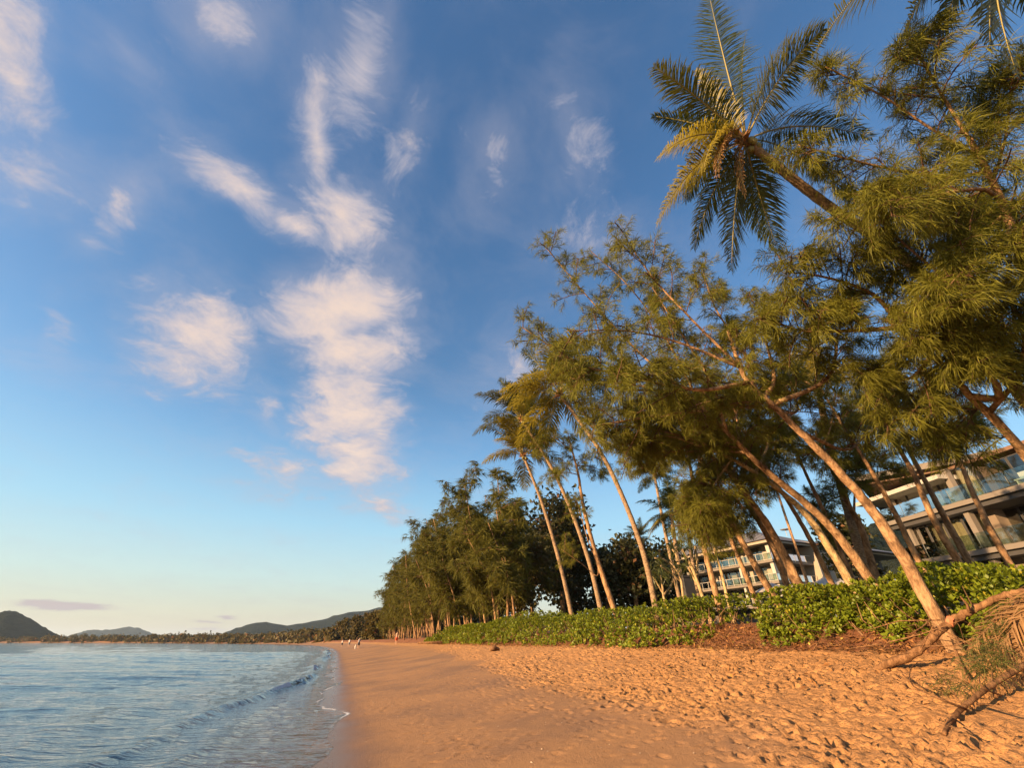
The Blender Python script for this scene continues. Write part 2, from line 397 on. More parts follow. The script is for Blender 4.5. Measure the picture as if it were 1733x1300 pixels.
# land behind the hedge
m_soil = mat_plain('lawn_soil', (0.055, 0.060, 0.022), 0.95, 0.5, 0.6, 0.6, 20)
sv2 = np.concatenate([np.arange(-40, 100, 4.0), 100 * 1.06 ** np.arange(0, 52)]); tv2 = np.concatenate([np.arange(14.3, 60, 3.0), np.geomspace(60, 1800, 28)])
S, T, Fq = grid_mesh(sv2, tv2)
Z = h_profile(T) - 0.02 + np.clip(T - 60, 0, 2000) * 0.004
land = mesh_obj('ground', st_world(S, T, Z), Fq, m_soil, smooth=True); tag(land, 'flat ground behind the beach hedge', kind='structure')

# sea
m_sea, t_, b_, o_ = material('sea_water')
tcn = t_.node('ShaderNodeTexCoord'); pos = tcn.outputs['Object']
ad = t_.node('ShaderNodeAttribute'); ad.attribute_name = 'depth'; af = t_.node('ShaderNodeAttribute'); af.attribute_name = 'foam'
stretch = t_.node('ShaderNodeMapping'); t_.link(pos, stretch.inputs[0]); stretch.inputs[2].default_value = (0, 0, R(-8)); stretch.inputs[3].default_value = (0.40, 1.30, 1)
nb = t_.math('ADD', t_.math('MULTIPLY', t_.noise(stretch.outputs[0], 2.2, 3, 0.5, 0.4), 1.0), t_.math('MULTIPLY', t_.noise(stretch.outputs[0], 9.0, 3, 0.55, 0.3), 0.28))
nrm = t_.bump(nb, 0.55, 0.14)
setp(t_, b_, Base_Color=t_.mix(t_.smooth(ad.outputs['Fac'], 0.0, 0.28), (0.085, 0.062, 0.052, 1), (0.004, 0.026, 0.055, 1)), Roughness=0.04, IOR=1.33, Normal=nrm)
tr = t_.node('ShaderNodeBsdfTransparent'); tr.inputs[0].default_value = (0.85, 0.9, 0.92, 1)
lw = t_.node('ShaderNodeFresnel'); lw.inputs[0].default_value = 1.33; t_.link(nrm, lw.inputs[1])
opac = t_.math('MAXIMUM', t_.smooth(ad.outputs['Fac'], 0.002, 0.16, 0.18, 1.0, 'LINEAR'), lw.outputs[0])
mx = t_.node('ShaderNodeMixShader'); t_.link(opac, mx.inputs[0]); t_.link(tr.outputs[0], mx.inputs[1]); t_.link(b_.outputs[0], mx.inputs[2])
fo = t_.node('ShaderNodeBsdfDiffuse'); fo.inputs[0].default_value = (0.55, 0.55, 0.57, 1)
fm = t_.smooth(t_.math('MULTIPLY', af.outputs['Fac'], t_.math('ADD', t_.noise(pos, 11.0, 6, 0.75), 0.30)), 0.34, 0.55)
mx2 = t_.node('ShaderNodeMixShader'); t_.link(fm, mx2.inputs[0]); t_.link(mx.outputs[0], mx2.inputs[1]); t_.link(fo.outputs[0], mx2.inputs[2])
t_.link(mx2.outputs[0], o_.inputs[0])

sv = np.concatenate([np.arange(-30, 2, 0.5), np.arange(2, 14, 0.13), 14 * 1.0098 ** np.arange(0, 200), 14 * 1.0098 ** 200 * 1.07 ** np.arange(1, 47)])
q = np.concatenate([np.linspace(0, 1.2, 18), 1.2 + np.arange(1, 90) * 0.10]); q = np.concatenate([q, q[-1] * 1.024 ** np.arange(1, 130), q[-1] * 1.024 ** 129 * 1.12 ** np.arange(1, 27)])
S, Q, Fq = grid_mesh(sv, q); Fq = Fq[:, ::-1]
T = edge_t(S) - Q
bed = sand_z(S, T)
wob = 0.5 * fbm(S * .12, T * .12, 2)
crest_t = -3.05 + 0.105 * np.clip(S - 10, -20, 20) + 0.22 * np.sin(S * .31) + 0.12 * vnoise(S * .9, S * 0)
def ridge(c, wf, wb, h):                             # steep on the shore side
    x = T - c; return h * np.where(x > 0, np.exp(-(x / wf) ** 2), np.exp(-(x / wb) ** 2))
amp1 = np.clip(0.75 + 0.55 * vnoise(S * .16, S * 0 + 5), 0.2, 1.2) * sstep(S, 3, 8)
amp2 = np.clip(0.35 + 0.9 * vnoise(S * .21, S * 0 + 8), 0.0, 1.2)
amp3 = np.clip(0.35 + 0.9 * vnoise(S * .17, S * 0 + 2), 0.0, 1.2)
Zw = ridge(crest_t, 0.14, 0.50, 0.17) * amp1 + ridge(crest_t + 1.15 + .2 * wob, 0.13, 0.35, 0.035) * amp2 + ridge(crest_t - 2.3 + wob, 0.45, 1.0, 0.05) * amp3
damp = sstep(Q, 1.0, 9.0)
X = S * U[0] + T * V[0]; Y = S * U[1] + T * V[1]
def wave(ang, lam, a, ph, sh=0.35):
    k = 2 * math.pi / lam; x = (X * math.sin(R(ang)) + Y * math.cos(R(ang))) * k + ph + 2.2 * fbm(X * .35 / lam, Y * .35 / lam + ph, 3)
    return a * (2.3 * np.exp(1.5 * (np.sin(x) - 1)) - 0.9 + 0.5 * sh * np.sin(2 * x + 1.2)) * (0.55 + 0.6 * vnoise(X * .55 / lam + ph, Y * .8 / lam))
dist_c = np.hypot(X, Y)
Zs = wave(14, 2.6, .060, 0) + wave(2, 1.3, .034, 1.7) + wave(26, 0.8, .014, 4.1) * sstep(dist_c, 50, 18) + wave(-10, 5.2, .048, 2.2) + wave(36, 2.1, .016, 3.0)
Zs *= sstep(dist_c, 700, 90) * 0.7 + 0.3
film = 0.010 * sstep(Q, 0.0, 0.35)
level = 0.0 * Q
Zsea = np.maximum(level + (Zw + Zs * 0.8 * damp + 0.012 * fbm(S * 1.6, T * 3.5, 3) * sstep(Q, .1, 1.0)), bed + film + 0.004)
depth = np.clip(Zsea - bed, 0, 3)
foam = 0.80 * np.exp(-((T - crest_t - 0.06) / 0.12) ** 2) * sstep(S, 13, 22) * np.clip(amp1 - .15, 0, 1) * (0.4 + 0.9 * (vnoise(S * .55, S * 0 + 4) > 0.1))
foam += 0.72 * np.exp(-((Q - .05) / 0.085) ** 2) * (0.62 + 0.5 * vnoise(S * 1.3, S * 0 + 9))
foam += 0.42 * sstep(fbm(S * 1.1, T * 1.6, 3), .25, .5) * sstep(Q, 2.6, .6) * sstep(Q, 0.0, .3) * sstep(S, 12, 30)
sea = mesh_obj('sea', st_world(S, T, Zsea), Fq, m_sea, smooth=True, attrs={'depth': depth.ravel(), 'foam': foam.ravel()})
tag(sea, 'calm blue sea with small ripples and a low wave at the shore', kind='structure')

# ------------------------------------------------------------------ vegetation generators
def bark(name, c1, c2, scale=9.0, ring=False, bump=0.9):
    m, t, b, o = material(name); tcn = t.node('ShaderNodeTexCoord'); pos = tcn.outputs['Object']
    mp = t.node('ShaderNodeMapping'); t.link(pos, mp.inputs[0]); mp.inputs[3].default_value = (1, 1, 0.35 if not ring else 2.2)
    n = t.noise(mp.outputs[0], scale, 6, 0.68, 0.3); n2 = t.noise(pos, 1.3, 3)
    c = t.mix(t.smooth(n, 0.34, 0.66), (*c1, 1), (*c2, 1)); c = t.mix(t.math('MULTIPLY', n2, 0.45), c, (c2[0] * 1.15, c2[1] * 1.1, c2[2], 1)); c = t.mix(t.math('MULTIPLY', t.smooth(t.noise(pos, 3.4, 5, 0.65), 0.50, 0.68), 0.65), c, (c1[0] * .8, c1[1] * .85, c1[2], 1))
    setp(t, b, Base_Color=c, Roughness=0.92, Normal=t.bump(n, bump, 0.05)); b.inputs['Specular IOR Level'].default_value = 0.15
    return m
m_bark = bark('casuarina_bark', (0.060, 0.030, 0.016), (0.43, 0.26, 0.14), 9.0, False, 1.0)
m_bark_pale = bark('pale_mottled_bark', (0.13, 0.085, 0.045), (0.52, 0.37, 0.20))
m_twig = bark('twig_bark', (0.06, 0.034, 0.020), (0.15, 0.085, 0.05))
m_palmbark = bark('palm_bark', (0.11, 0.070, 0.042), (0.37, 0.255, 0.16), 11.0, True)
m_needle = mat_leaf('casuarina_needles', (0.030, 0.037, 0.007), (0.220, 0.210, 0.025), 0.30, 0.6, 1.6, (0.36, 0.34, 0.03), 0.2)
m_needle_far = mat_leaf('grove_needles', (0.034, 0.040, 0.009), (0.155, 0.142, 0.024), 0.28, 0.7, 0.6, (0.25, 0.22, 0.03), 0.15)
m_needle_brown = mat_leaf('thin_brownish_needles', (0.075, 0.066, 0.024), (0.18, 0.145, 0.055), 0.35, 0.7, 0.8, (0.22, 0.17, 0.05), 0.15)
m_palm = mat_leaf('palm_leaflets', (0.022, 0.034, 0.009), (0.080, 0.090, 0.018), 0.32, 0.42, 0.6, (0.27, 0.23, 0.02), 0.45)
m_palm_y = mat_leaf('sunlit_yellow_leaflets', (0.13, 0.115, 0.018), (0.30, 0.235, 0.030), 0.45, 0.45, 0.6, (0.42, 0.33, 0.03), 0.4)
m_palm_dead = mat_leaf('dry_palm_leaflets', (0.20, 0.105, 0.045), (0.40, 0.235, 0.11), 0.25, 0.8, 1.5, None, 0.1)
m_rachis = mat_plain('palm_rachis', (0.24, 0.19, 0.05), 0.5, 0.3, 2.0)
m_husk = mat_plain('palm_husk', (0.34, 0.165, 0.065), 0.9, 0.5, 14.0, 0.8, 60)
m_leaf = mat_leaf('hedge_leaves', (0.030, 0.062, 0.006), (0.235, 0.275, 0.018), 0.30, 0.45, 2.6, (0.36, 0.36, 0.02), 0.30, (0.36, 0.30, 0.03))
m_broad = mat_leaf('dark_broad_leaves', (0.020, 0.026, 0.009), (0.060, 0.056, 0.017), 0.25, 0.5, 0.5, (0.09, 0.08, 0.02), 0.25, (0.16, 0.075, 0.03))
m_stem = mat_plain('shrub_stems', (0.21, 0.115, 0.055), 0.9, 0.4, 9.0, 0.5)

def strips(P, D, L, Wd, droop=0.9, wind=0.25, gen=rng, simple=False):
    """thin sagging blades from P along D: bent kites (two triangles), or single triangles for far trees"""
    n = len(P); D = unit(D); side = unit(np.cross(D, unit(gen.normal(size=(n, 3)))))
    L = np.asarray(L)[:, None]; Wd = np.asarray(Wd)[:, None] * 0.5; b = np.arange(n)[:, None]
    D2 = unit(D + np.array((0, 0, -1.0)) * droop + V * wind)
    if simple:
        v = np.stack([P - side * Wd, P + side * Wd, P + unit(D + D2) * L], 1).reshape(-1, 3)
        return v, b * 3 + np.array([[0, 1, 2]])
    p1 = P + D * L * 0.42; p2 = p1 + D2 * L * 0.58
    v = np.stack([P, p1 - side * Wd, p1 + side * Wd, p2], 1).reshape(-1, 3); b = b * 4
    return v, np.concatenate([b + np.array([[0, 2, 1]]), b + np.array([[1, 2, 3]])], 0)
def prisms(P0, P1, r0, r1):
    """batch of three-sided twigs"""
    n = len(P0); D = unit(P1 - P0); A = unit(np.cross(D, np.array((0.3, 0.8, 0.52)))); B = np.cross(D, A)
    vs = []
    for P, r in ((P0, r0), (P1, r1)):
        for k in range(3):
            a = 2 * math.pi * k / 3; vs.append(P + (A * math.cos(a) + B * math.sin(a)) * np.asarray(r).reshape(-1, 1))
    v = np.stack(vs, 1).reshape(-1, 3); b = np.arange(n)[:, None] * 6
    f = np.concatenate([b + np.array([[k, (k + 1) % 3, 3 + (k + 1) % 3, 3 + k]]) for k in range(3)], 0)
    return v, f
def kids(pts, n, f0, L, up, spread, gen, sag=0.15, f1=1.0, seg=5):
    """n side shoots along a polyline"""
    pts = np.asarray(pts); m = len(pts); out = []
    for k in range(n):
        f = f0 + (f1 - f0) * (k + gen.random()) / n; x = f * (m - 1); i = min(int(x), m - 2); p = pts[i] + (pts[i + 1] - pts[i]) * (x - i)
        T = unit(pts[min(i + 1, m - 1)] - pts[max(i - 1, 0)]); rnd = gen.normal(size=3); rnd -= T * (rnd @ T); rnd = unit(rnd)
        d = unit(T * (1 - spread) + rnd * spread + UP * up); l = L * gen.uniform(.55, 1.15) * (1 - 0.45 * max(0, f - f0))
        q = np.linspace(0, 1, seg)[:, None]; bend = gen.normal(size=3) * 0.12
        out.append(p + d * l * q + (np.array((0, 0, -sag)) + bend) * l * q ** 2)
    return out

class Tree:
    def __init__(s, name, label, cat, group=None, seed=0):
        s.root = empty(name); tag(s.root, label, cat, group); s.g = np.random.default_rng(seed); s.nv = []; s.nf = []; s.nn = 0; s.tw = [[], [], [], []]
    def stem(s, pts, r0, r1, mat, name='trunk', n=9, m=None, flare=0.0, rough=0.07):
        m = m or max(8, len(pts) * 5); C = spline(pts, m); q = np.linspace(0, 1, m); r = r0 + (r1 - r0) * q ** 0.85
        r = r * (1 + flare * np.exp(-q * m * 0.22)); C = C + s.g.normal(size=C.shape) * r[:, None] * 0.06
        v, f = tube(C, r, n, True, rough, 5); return mesh_obj(name, v, f, mat, s.root, True), C
    def limb(s, pts, r0, r1, mat, m=14):
        return s.stem(pts, r0, r1, mat, 'limb', 6, m)[1]
    def twigs(s, P0, P1, r0, r1):
        s.tw[0].append(P0); s.tw[1].append(P1); s.tw[2].append(np.broadcast_to(r0, (len(P0),))); s.tw[3].append(np.broadcast_to(r1, (len(P0),)))
    def needles(s, v, f):
        s.nv.append(v); s.nf.append(f + s.nn); s.nn += len(v)
    def foliage(s, C, nb=14, f0=0.2, Lb=1.2, nt=8, Lt=0.45, nn=26, Ln=0.26, wn=0.014, up=0.25, spread=0.62, droop=0.9, wind=0.25, r=0.016, sag=0.2, simple=False):
        """branchlets on a limb C, twigs on them, drooping needle bunches on the twigs"""
        g = s.g; bs = kids(C, nb, f0, Lb, up, spread, g, sag)
        bs.append(np.asarray(C)[-6:])
        for b in bs:
            s.twigs(b[:-1], b[1:], r, r * 0.7)
            ts = kids(b, nt, 0.15, Lt, 0.22, 0.7, g, 0.25, seg=3)
            A = np.array([t[0] for t in ts]); M = np.array([t[1] for t in ts]); E = np.array([t[2] for t in ts])
            s.twigs(A, M, r * .45, r * .35); s.twigs(M, E, r * .35, r * .2)
            k = nn; q = g.random((len(ts), k, 1)) ** 0.6
            P = (A[:, None] * (1 - q) ** 2 + 2 * M[:, None] * q * (1 - q) + E[:, None] * q ** 2).reshape(-1, 3)
            D = np.repeat(unit(E - A), k, 0) * 0.9 + unit(g.normal(size=P.shape)) * 0.9
            s.needles(*strips(P, D, Ln * g.uniform(.35, 1.25, len(P)), np.full(len(P), wn), droop * g.uniform(.35, 1.5), wind * g.uniform(-.3, 1.6), g, simple))
    def finish(s, needle_mat, twig_mat=None, crown='crown'):
        if s.tw[0]:
            P0, P1, r0, r1 = (np.concatenate(a) for a in s.tw); v, f = prisms(P0, P1, r0, r1)
            o = mesh_obj('branchlets', v, f, twig_mat or m_twig, s.root); o['kind'] = 'stuff'
        if s.nv:
            o = mesh_obj(crown, np.concatenate(s.nv), np.concatenate(s.nf), needle_mat, s.root); o['kind'] = 'stuff'
        return s.root

# ---- coconut palms
def frond(parent, p0, p2, lift, mat, g, L_leaf=0.75, n=62, w_leaf=0.035, droop=0.9, stalk=0.16, name='frond', rr=0.026, twist=0.0, rmat=None):
    """one feathered frond from p0 arching to p2: the rachis is the part, its leaflets the sub-part"""
    p0, p2 = np.asarray(p0, float), np.asarray(p2, float); chord = np.linalg.norm(p2 - p0)
    p1 = (p0 + p2) / 2 + UP * lift * chord
    q = np.linspace(0, 1, 22)[:, None]; C = p0 * (1 - q) ** 2 + 2 * p1 * q * (1 - q) + p2 * q ** 2
    T = unit(np.gradient(C, axis=0)); side = np.cross(T, UP); side = unit(side + 1e-6)
    if twist: 
        nrm0 = np.cross(side, T); side = unit(side * math.cos(twist) + nrm0 * math.sin(twist))
    f = np.linspace(stalk, 0.995, n); x = f * 21; i = np.minimum(x.astype(int), 20); a = (x - i)[:, None]
    P = C[i] * (1 - a) + C[i + 1] * a; Tn = T[i]; Sd = side[i]; Nn = np.cross(Sd, Tn)
    Lf = L_leaf * np.clip(np.sin(np.pi * (0.12 + 0.88 * f) ** 0.9) ** 0.55, 0.25, 1)
    vs, fs, k = [], [], 0
    for sgn in (-1, 1):
        fwd = 0.35 + 0.75 * f[:, None]
        D = unit(Sd * sgn + Tn * fwd + Nn * 0.22 + g.normal(size=P.shape) * 0.13)
        L = (Lf * g.uniform(.7, 1.12, n) * np.where(g.random(n) < .06, .35, 1))[:, None]; W = w_leaf * (0.6 + 0.4 * np.sin(np.pi * f))[:, None] / 2
        dr = droop * g.uniform(.5, 1.6, (n, 1))
        m1 = P + D * L * .38; D2 = unit(D - UP * dr * .45); m2 = m1 + D2 * L * .34; D3 = unit(D - UP * dr * 1.15); tip = m2 + D3 * L * .28
        wv = unit(np.cross(D, Nn)); 
        v = np.stack([P - wv * W * .6, P + wv * W * .6, m1 - wv * W, m1 + wv * W, m2 - wv * W * .8, m2 + wv * W * .8, tip], 1).reshape(-1, 3)
        b = np.arange(n)[:, None] * 7 + k; k += n * 7
        fs += [b + np.array([[0, 1, 3]]), b + np.array([[0, 3, 2]]), b + np.array([[2, 3, 5]]), b + np.array([[2, 5, 4]]), b + np.array([[4, 5, 6]])]
        vs.append(v)
    v, ff = tube(C[::2], np.linspace(rr, rr * .2, len(C[::2])), 5); fr = mesh_obj(name, v, ff, rmat or m_rachis, parent, True)
    lf = mesh_obj('leaflets', np.concatenate(vs), np.concatenate(fs), mat, fr); lf['kind'] = 'stuff'
    return fr
def palm_trunk(root, pts, r0, r1, seed=0):
    m = 60; C = spline(pts, m); q = np.linspace(0, 1, m); r = (r0 + (r1 - r0) * q) * (1 + 0.45 * np.exp(-q * 22)); r = r * (1 + 0.035 * np.where(np.arange(m) % 2, 1, -1))
    v, f = tube(C, r, 10, True, 0.03, seed); mesh_obj('trunk', v, f, m_palmbark, root, True); return C
def palm_heart(root, c, d, size, g):
    """husks and old stalks at the crown"""
    mb = MB()
    for k in range(16):
        a = unit(unit(g.normal(size=3)) * .8 + d * .5); e = c + a * size * g.uniform(.7, 1.3)
        mb.tube([c + a * size * .15, (c + e) / 2 + UP * .03, e], [size * .13, size * .16, size * .03], 5)
    mb.build('husk', m_husk, root)
    for k in range(5):
        a = unit(np.array((g.normal(), g.normal(), -.3))); P = c - d * size * .5 + a * size * .55
        bm = bmesh.new(); bmesh.ops.create_icosphere(bm, subdivisions=2, radius=size * .30)
        for q in bm.verts: q.co = Vector((q.co.x * .85, q.co.y * .85, q.co.z * (1.15 if q.co.z < 0 else 1.0))) + Vector(P)
        me = bpy.data.meshes.new('coconut'); bm.to_mesh(me); bm.free(); o = bpy.data.objects.new('coconut', me); COL.objects.link(o); o.parent = root; me.materials.append(m_coconut)
m_coconut = mat_plain('coconut_shell', (0.20, 0.17, 0.04), 0.5, 0.4, 6.0)
def auto_palm(name, label, pts, r0, r1, crown_r, nf, seed, group, leaf=0.72, wl=0.045, nl=64, mats=None):
    g = np.random.default_rng(seed); root = empty(name); tag(root, label, 'palm tree', group)
    C = palm_trunk(root, pts, r0, r1, seed); c = C[-1]; dirn = unit(C[-1] - C[-4])
    palm_heart(root, c, dirn, crown_r * .085, g)
    for k in range(nf):
        a = 2 * math.pi * (k * 0.381966) + g.uniform(-.25, .25); e = g.uniform(-0.7, 1.1) if k > 2 else 1.25
        L = crown_r * g.uniform(.82, 1.1)
        h = np.array((math.cos(a), math.sin(a), 0)); tip = c + (h * math.cos(e) + UP * math.sin(e)) * L * (0.92 if e > 0 else 0.85)
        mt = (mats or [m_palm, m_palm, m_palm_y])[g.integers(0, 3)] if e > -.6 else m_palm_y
        frond(root, c, tip, 0.30 * math.cos(e) + 0.04, mt, g, leaf * crown_r / 2.7, nl, wl, 0.9 + .5 * (e < 0))
    return root

# ------------------------------------------------------------------ palms
g = np.random.default_rng(21)
big = empty('coconut_palm'); tag(big, 'tall leaning coconut palm with its crown high against the open sky', 'palm tree', 'coconut palms')
CS = 3.0
bp = [at_s(px, py, CS + ds) for px, py, ds in ((1545, 452, .12), (1400, 347, .08), (1320, 285, .02), (1262, 238, 0))]
b3 = bp[0]; base = ST(CS + .6, 13.2, h_profile(13.2) - .2)
C = palm_trunk(big, [base, base + np.array((-.25, -.05, 1.2)), (base * .45 + b3 * .55) + UP * .35] + bp, .125, .080, 4)
crown = C[-1]; palm_heart(big, crown, unit(C[-1] - C[-4]), .26, g)
CD = float((crown[1]) * math.cos(PITCH) + (crown[2] - EYE) * math.sin(PITCH))
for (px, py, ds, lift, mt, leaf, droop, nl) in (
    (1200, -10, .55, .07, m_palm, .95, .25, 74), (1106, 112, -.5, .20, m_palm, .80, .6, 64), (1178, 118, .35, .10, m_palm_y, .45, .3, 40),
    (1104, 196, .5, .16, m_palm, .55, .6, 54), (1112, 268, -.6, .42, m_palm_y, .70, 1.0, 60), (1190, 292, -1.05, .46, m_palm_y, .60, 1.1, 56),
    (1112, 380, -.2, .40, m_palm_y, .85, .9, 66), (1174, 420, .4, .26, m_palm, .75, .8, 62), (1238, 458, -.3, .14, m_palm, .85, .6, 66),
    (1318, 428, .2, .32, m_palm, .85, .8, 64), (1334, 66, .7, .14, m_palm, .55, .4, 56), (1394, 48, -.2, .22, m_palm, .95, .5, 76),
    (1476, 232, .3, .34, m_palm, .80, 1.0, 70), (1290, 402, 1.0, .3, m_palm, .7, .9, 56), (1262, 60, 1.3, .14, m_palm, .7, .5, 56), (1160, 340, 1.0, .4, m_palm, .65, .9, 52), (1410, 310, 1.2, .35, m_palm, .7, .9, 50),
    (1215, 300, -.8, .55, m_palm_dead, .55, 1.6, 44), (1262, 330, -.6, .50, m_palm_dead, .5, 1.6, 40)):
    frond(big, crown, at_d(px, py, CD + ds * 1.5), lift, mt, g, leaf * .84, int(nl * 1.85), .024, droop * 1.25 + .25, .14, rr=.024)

# palm whose crown hangs above the top right corner of the picture
tp = empty('coconut_palm'); tag(tp, 'coconut palm of which only drooping frond tips show along the top edge', 'palm tree', 'coconut palms')
TS = 2.2; TD = 7.3; tc_ = at_d(1695, -165, TD); tb = ST(TS + 1.0, 17.5, h_profile(17.5) - .2)
palm_trunk(tp, [tb, tb + UP * 3 + V * -.2, (tb + tc_) / 2 + UP * 1.6 + V * 1.2, tc_], .19, .13, 8); palm_heart(tp, tc_, UP, .3, g)
for (px, py, ds, lift, mt, leaf, nl) in ((1374, 96, -.3, .30, m_palm, 1.15, 90), (1532, 56, .0, .24, m_palm, 1.1, 84), (1592, 66, .3, .16, m_palm, 1.0, 76), (1676, 84, -.1, .10, m_palm, 1.1, 84), (1722, 128, -.3, .25, m_palm, .9, 70), (1790, 40, .3, .3, m_palm, .9, 60), (1500, -170, .4, .3, m_palm, .9, 60), (1760, -260, .2, .2, m_palm, .9, 60), (1620, -330, .0, .2, m_palm, .9, 60), (1480, -330, .6, .3, m_palm, .9, 60)):
    frond(tp, tc_, at_d(px, py, TD + ds * 1.5), lift, mt, g, leaf * .66, nl, .034, .8, .12, rr=.026)

def palm_px(label, base_px, base_t, crown_px, r0, r1, cr, nf, seed, bend=0.10, s_lean=0.0, **kw):
    """palm standing at cross-beach distance base_t on the sight line of base_px, its crown on that of crown_px in the same cross-beach plane"""
    b = at_t(*base_px, base_t); s0 = float(b @ U); b = ST(s0, base_t, h_profile(base_t) - .1); c = at_s(*crown_px, s0 + s_lean)
    m1 = b + (c - b) * .33 + UP * bend * .2 + V * -bend * 3.0 * .5; m2 = b + (c - b) * .68 + V * -bend * 2.2
    if bend < 0: m1 = b + (c - b) * .33 + V * (-bend) * 3; m2 = b + (c - b) * .7 + V * (-bend) * 3.2
    return auto_palm('coconut_palm', label, [b, m1, m2, c], r0, r1, cr, nf, seed, 'coconut palms', **kw)
palm_px('slender coconut palm leaning seaward, trunk nearest the dark broadleaf tree', (972, 1040), 12.0, (886, 772), .13, .08, 3.6, 22, 31, -.10, mats=[m_palm, m_palm_y, m_palm_y], wl=.046, nl=66, leaf=.76)
palm_px('coconut palm with its yellow-green crown just above the neighbouring crown', (1022, 1035), 12.6, (884, 712), .13, .08, 3.6, 22, 32, -.25, 1.0, mats=[m_palm, m_palm_y, m_palm], wl=.046, nl=66, leaf=.76)
palm_px('coconut palm with a long curved trunk crossing open sky', (1112, 1030), 12.2, (948, 668), .13, .08, 3.8, 24, 33, -.30, mats=[m_palm, m_palm_y, m_palm_y], wl=.046, nl=66, leaf=.76)
palm_px('distant coconut palm silhouetted against sky right of the curved palm', (1152, 1015), 26.0, (1108, 806), .17, .11, 3.4, 20, 34, .05, mats=[m_palm] * 3)
palm_px('small far coconut palm low in the gap of sky', (1098, 990), 42.0, (1082, 912), .20, .13, 3.2, 18, 35, .02, mats=[m_palm] * 3)
palm_px('coconut palm with hanging crown in front of the left end of the balconies', (1160, 1010), 22.0, (1136, 872), .17, .12, 3.0, 18, 36, .05, mats=[m_palm] * 3)
palm_px('coconut palm half hidden among pandanus before the balconies', (1182, 1015), 24.0, (1160, 868), .16, .11, 3.0, 16, 37, .04, mats=[m_palm] * 3)
palm_px('coconut palm behind the leaning casuarina trunks, crown tangled in their needles', (1370, 1000), 19.0, (1210, 735), .17, .12, 3.2, 20, 38, .1)
palm_px('coconut palm deep in the casuarina canopy above the building gap', (1470, 1000), 17.0, (1385, 660), .18, .12, 3.6, 20, 39, .1)

# ------------------------------------------------------------------ leaning casuarinas above the hedge
def base_at(px, py, t):
    b = at_t(px, py, t); s0 = float(b @ U); return ST(s0, t, h_profile(t) - .25), s0
def casuarina(label, base_px, t0, trunk_px, r0, r1, limbs, seed, s_lean=0.0, bark_m=None, trunk_fol=0.6, needle=None, dens=1.0, wn=0.0115, Lb=1.1, name='casuarina_tree', nn=44, Ln=.25, dep=None, base=None):
    tr = Tree(name, label, 'tree', 'leaning casuarinas above the hedge', seed); bm_ = bark_m or m_bark
    n = len(trunk_px)
    if dep is None:
        b, s0 = base_at(*base_px, t0); place = lambda px, py, ds: at_s(px, py, s0 + ds)
    else:
        b = np.asarray(base); place = lambda px, py, ds: at_d(px, py, dep + ds * 1.3)
    P = [b] + [place(px, py, s_lean * (k + 1) / n) for k, (px, py) in enumerate(trunk_px)]
    o, C = tr.stem(P, r0, r1, bm_, 'trunk', 12, 46, flare=0.25)
    if trunk_fol < 1: tr.foliage(C, int(12 * dens), trunk_fol, Lb * .9, 8, .42, nn, Ln, wn)
    for (f, pts, r, fol0, nb) in limbs:
        i = int(f * 45); L = [C[i]] + [place(px, py, s_lean * f + ds) for (px, py, ds) in pts]
        Cl = tr.limb(L, r, .012, bm_, 16)
        tr.foliage(Cl, int(nb * 1.15 * dens), fol0, Lb, 9, .45, nn, Ln, wn)
    return tr.finish(needle or m_needle)

casuarina('casuarina with a straight leaning trunk nearest the fallen branch', (1596, 1046), 10.2, [(1505, 905), (1421, 799), (1323, 700), (1262, 640), (1232, 560)], .115, .035, [
    (.70, [(1310, 640, .1), (1292, 560, .2), (1280, 500, .3)], .06, .25, 12), (.78, [(1180, 660, .2), (1110, 640, .4), (1040, 660, .5)], .055, .2, 12), (.66, [(1400, 640, -.4), (1420, 560, -.6), (1440, 500, -.8)], .06, .2, 14),
    (.85, [(1170, 540, .0), (1105, 470, .1), (1060, 405, .2)], .035, .3, 8), (.85, [(1150, 580, .4), (1060, 560, .6), (960, 560, .8)], .04, .3, 8), (.75, [(1260, 600, .8), (1210, 520, 1.2), (1190, 460, 1.4)], .05, .2, 13),
    (.55, [(1440, 760, .8), (1480, 700, 1.3), (1500, 640, 1.5)], .05, .2, 12), (.72, [(1270, 690, .6), (1200, 680, 1.0), (1150, 700, 1.3)], .04, .2, 12), (.62, [(1350, 690, .9), (1330, 620, 1.4)], .04, .2, 12)], 51, dens=1.3)
casuarina('long-limbed casuarina reaching furthest left over the sand', (1505, 1003), 12.4, [(1410, 897), (1290, 791), (1246, 747), (1150, 652)], .12, .04, [
    (.98, [(1054, 635, .1), (980, 615, .2), (885, 555, .3)], .05, .25, 11), (.98, [(1085, 600, .3), (1010, 520, .5), (925, 420, .6)], .04, .3, 10), (.90, [(1130, 700, .3), (1060, 712, .5), (1000, 722, .6)], .05, .25, 12),
    (.80, [(1200, 640, -.3), (1150, 560, -.4), (1100, 480, -.5)], .06, .25, 16), (.98, [(1070, 660, .9), (1010, 650, 1.1), (965, 640, 1.2)], .05, .25, 12), (.66, [(1220, 760, .6), (1120, 730, 1.0), (1030, 720, 1.2)], .055, .2, 14),
    (.92, [(1120, 560, .6), (1060, 480, .9), (1000, 425, 1.1)], .035, .3, 8), (.75, [(1240, 690, .8), (1180, 640, 1.3), (1120, 600, 1.6)], .04, .2, 13)], 52, dens=1.25)
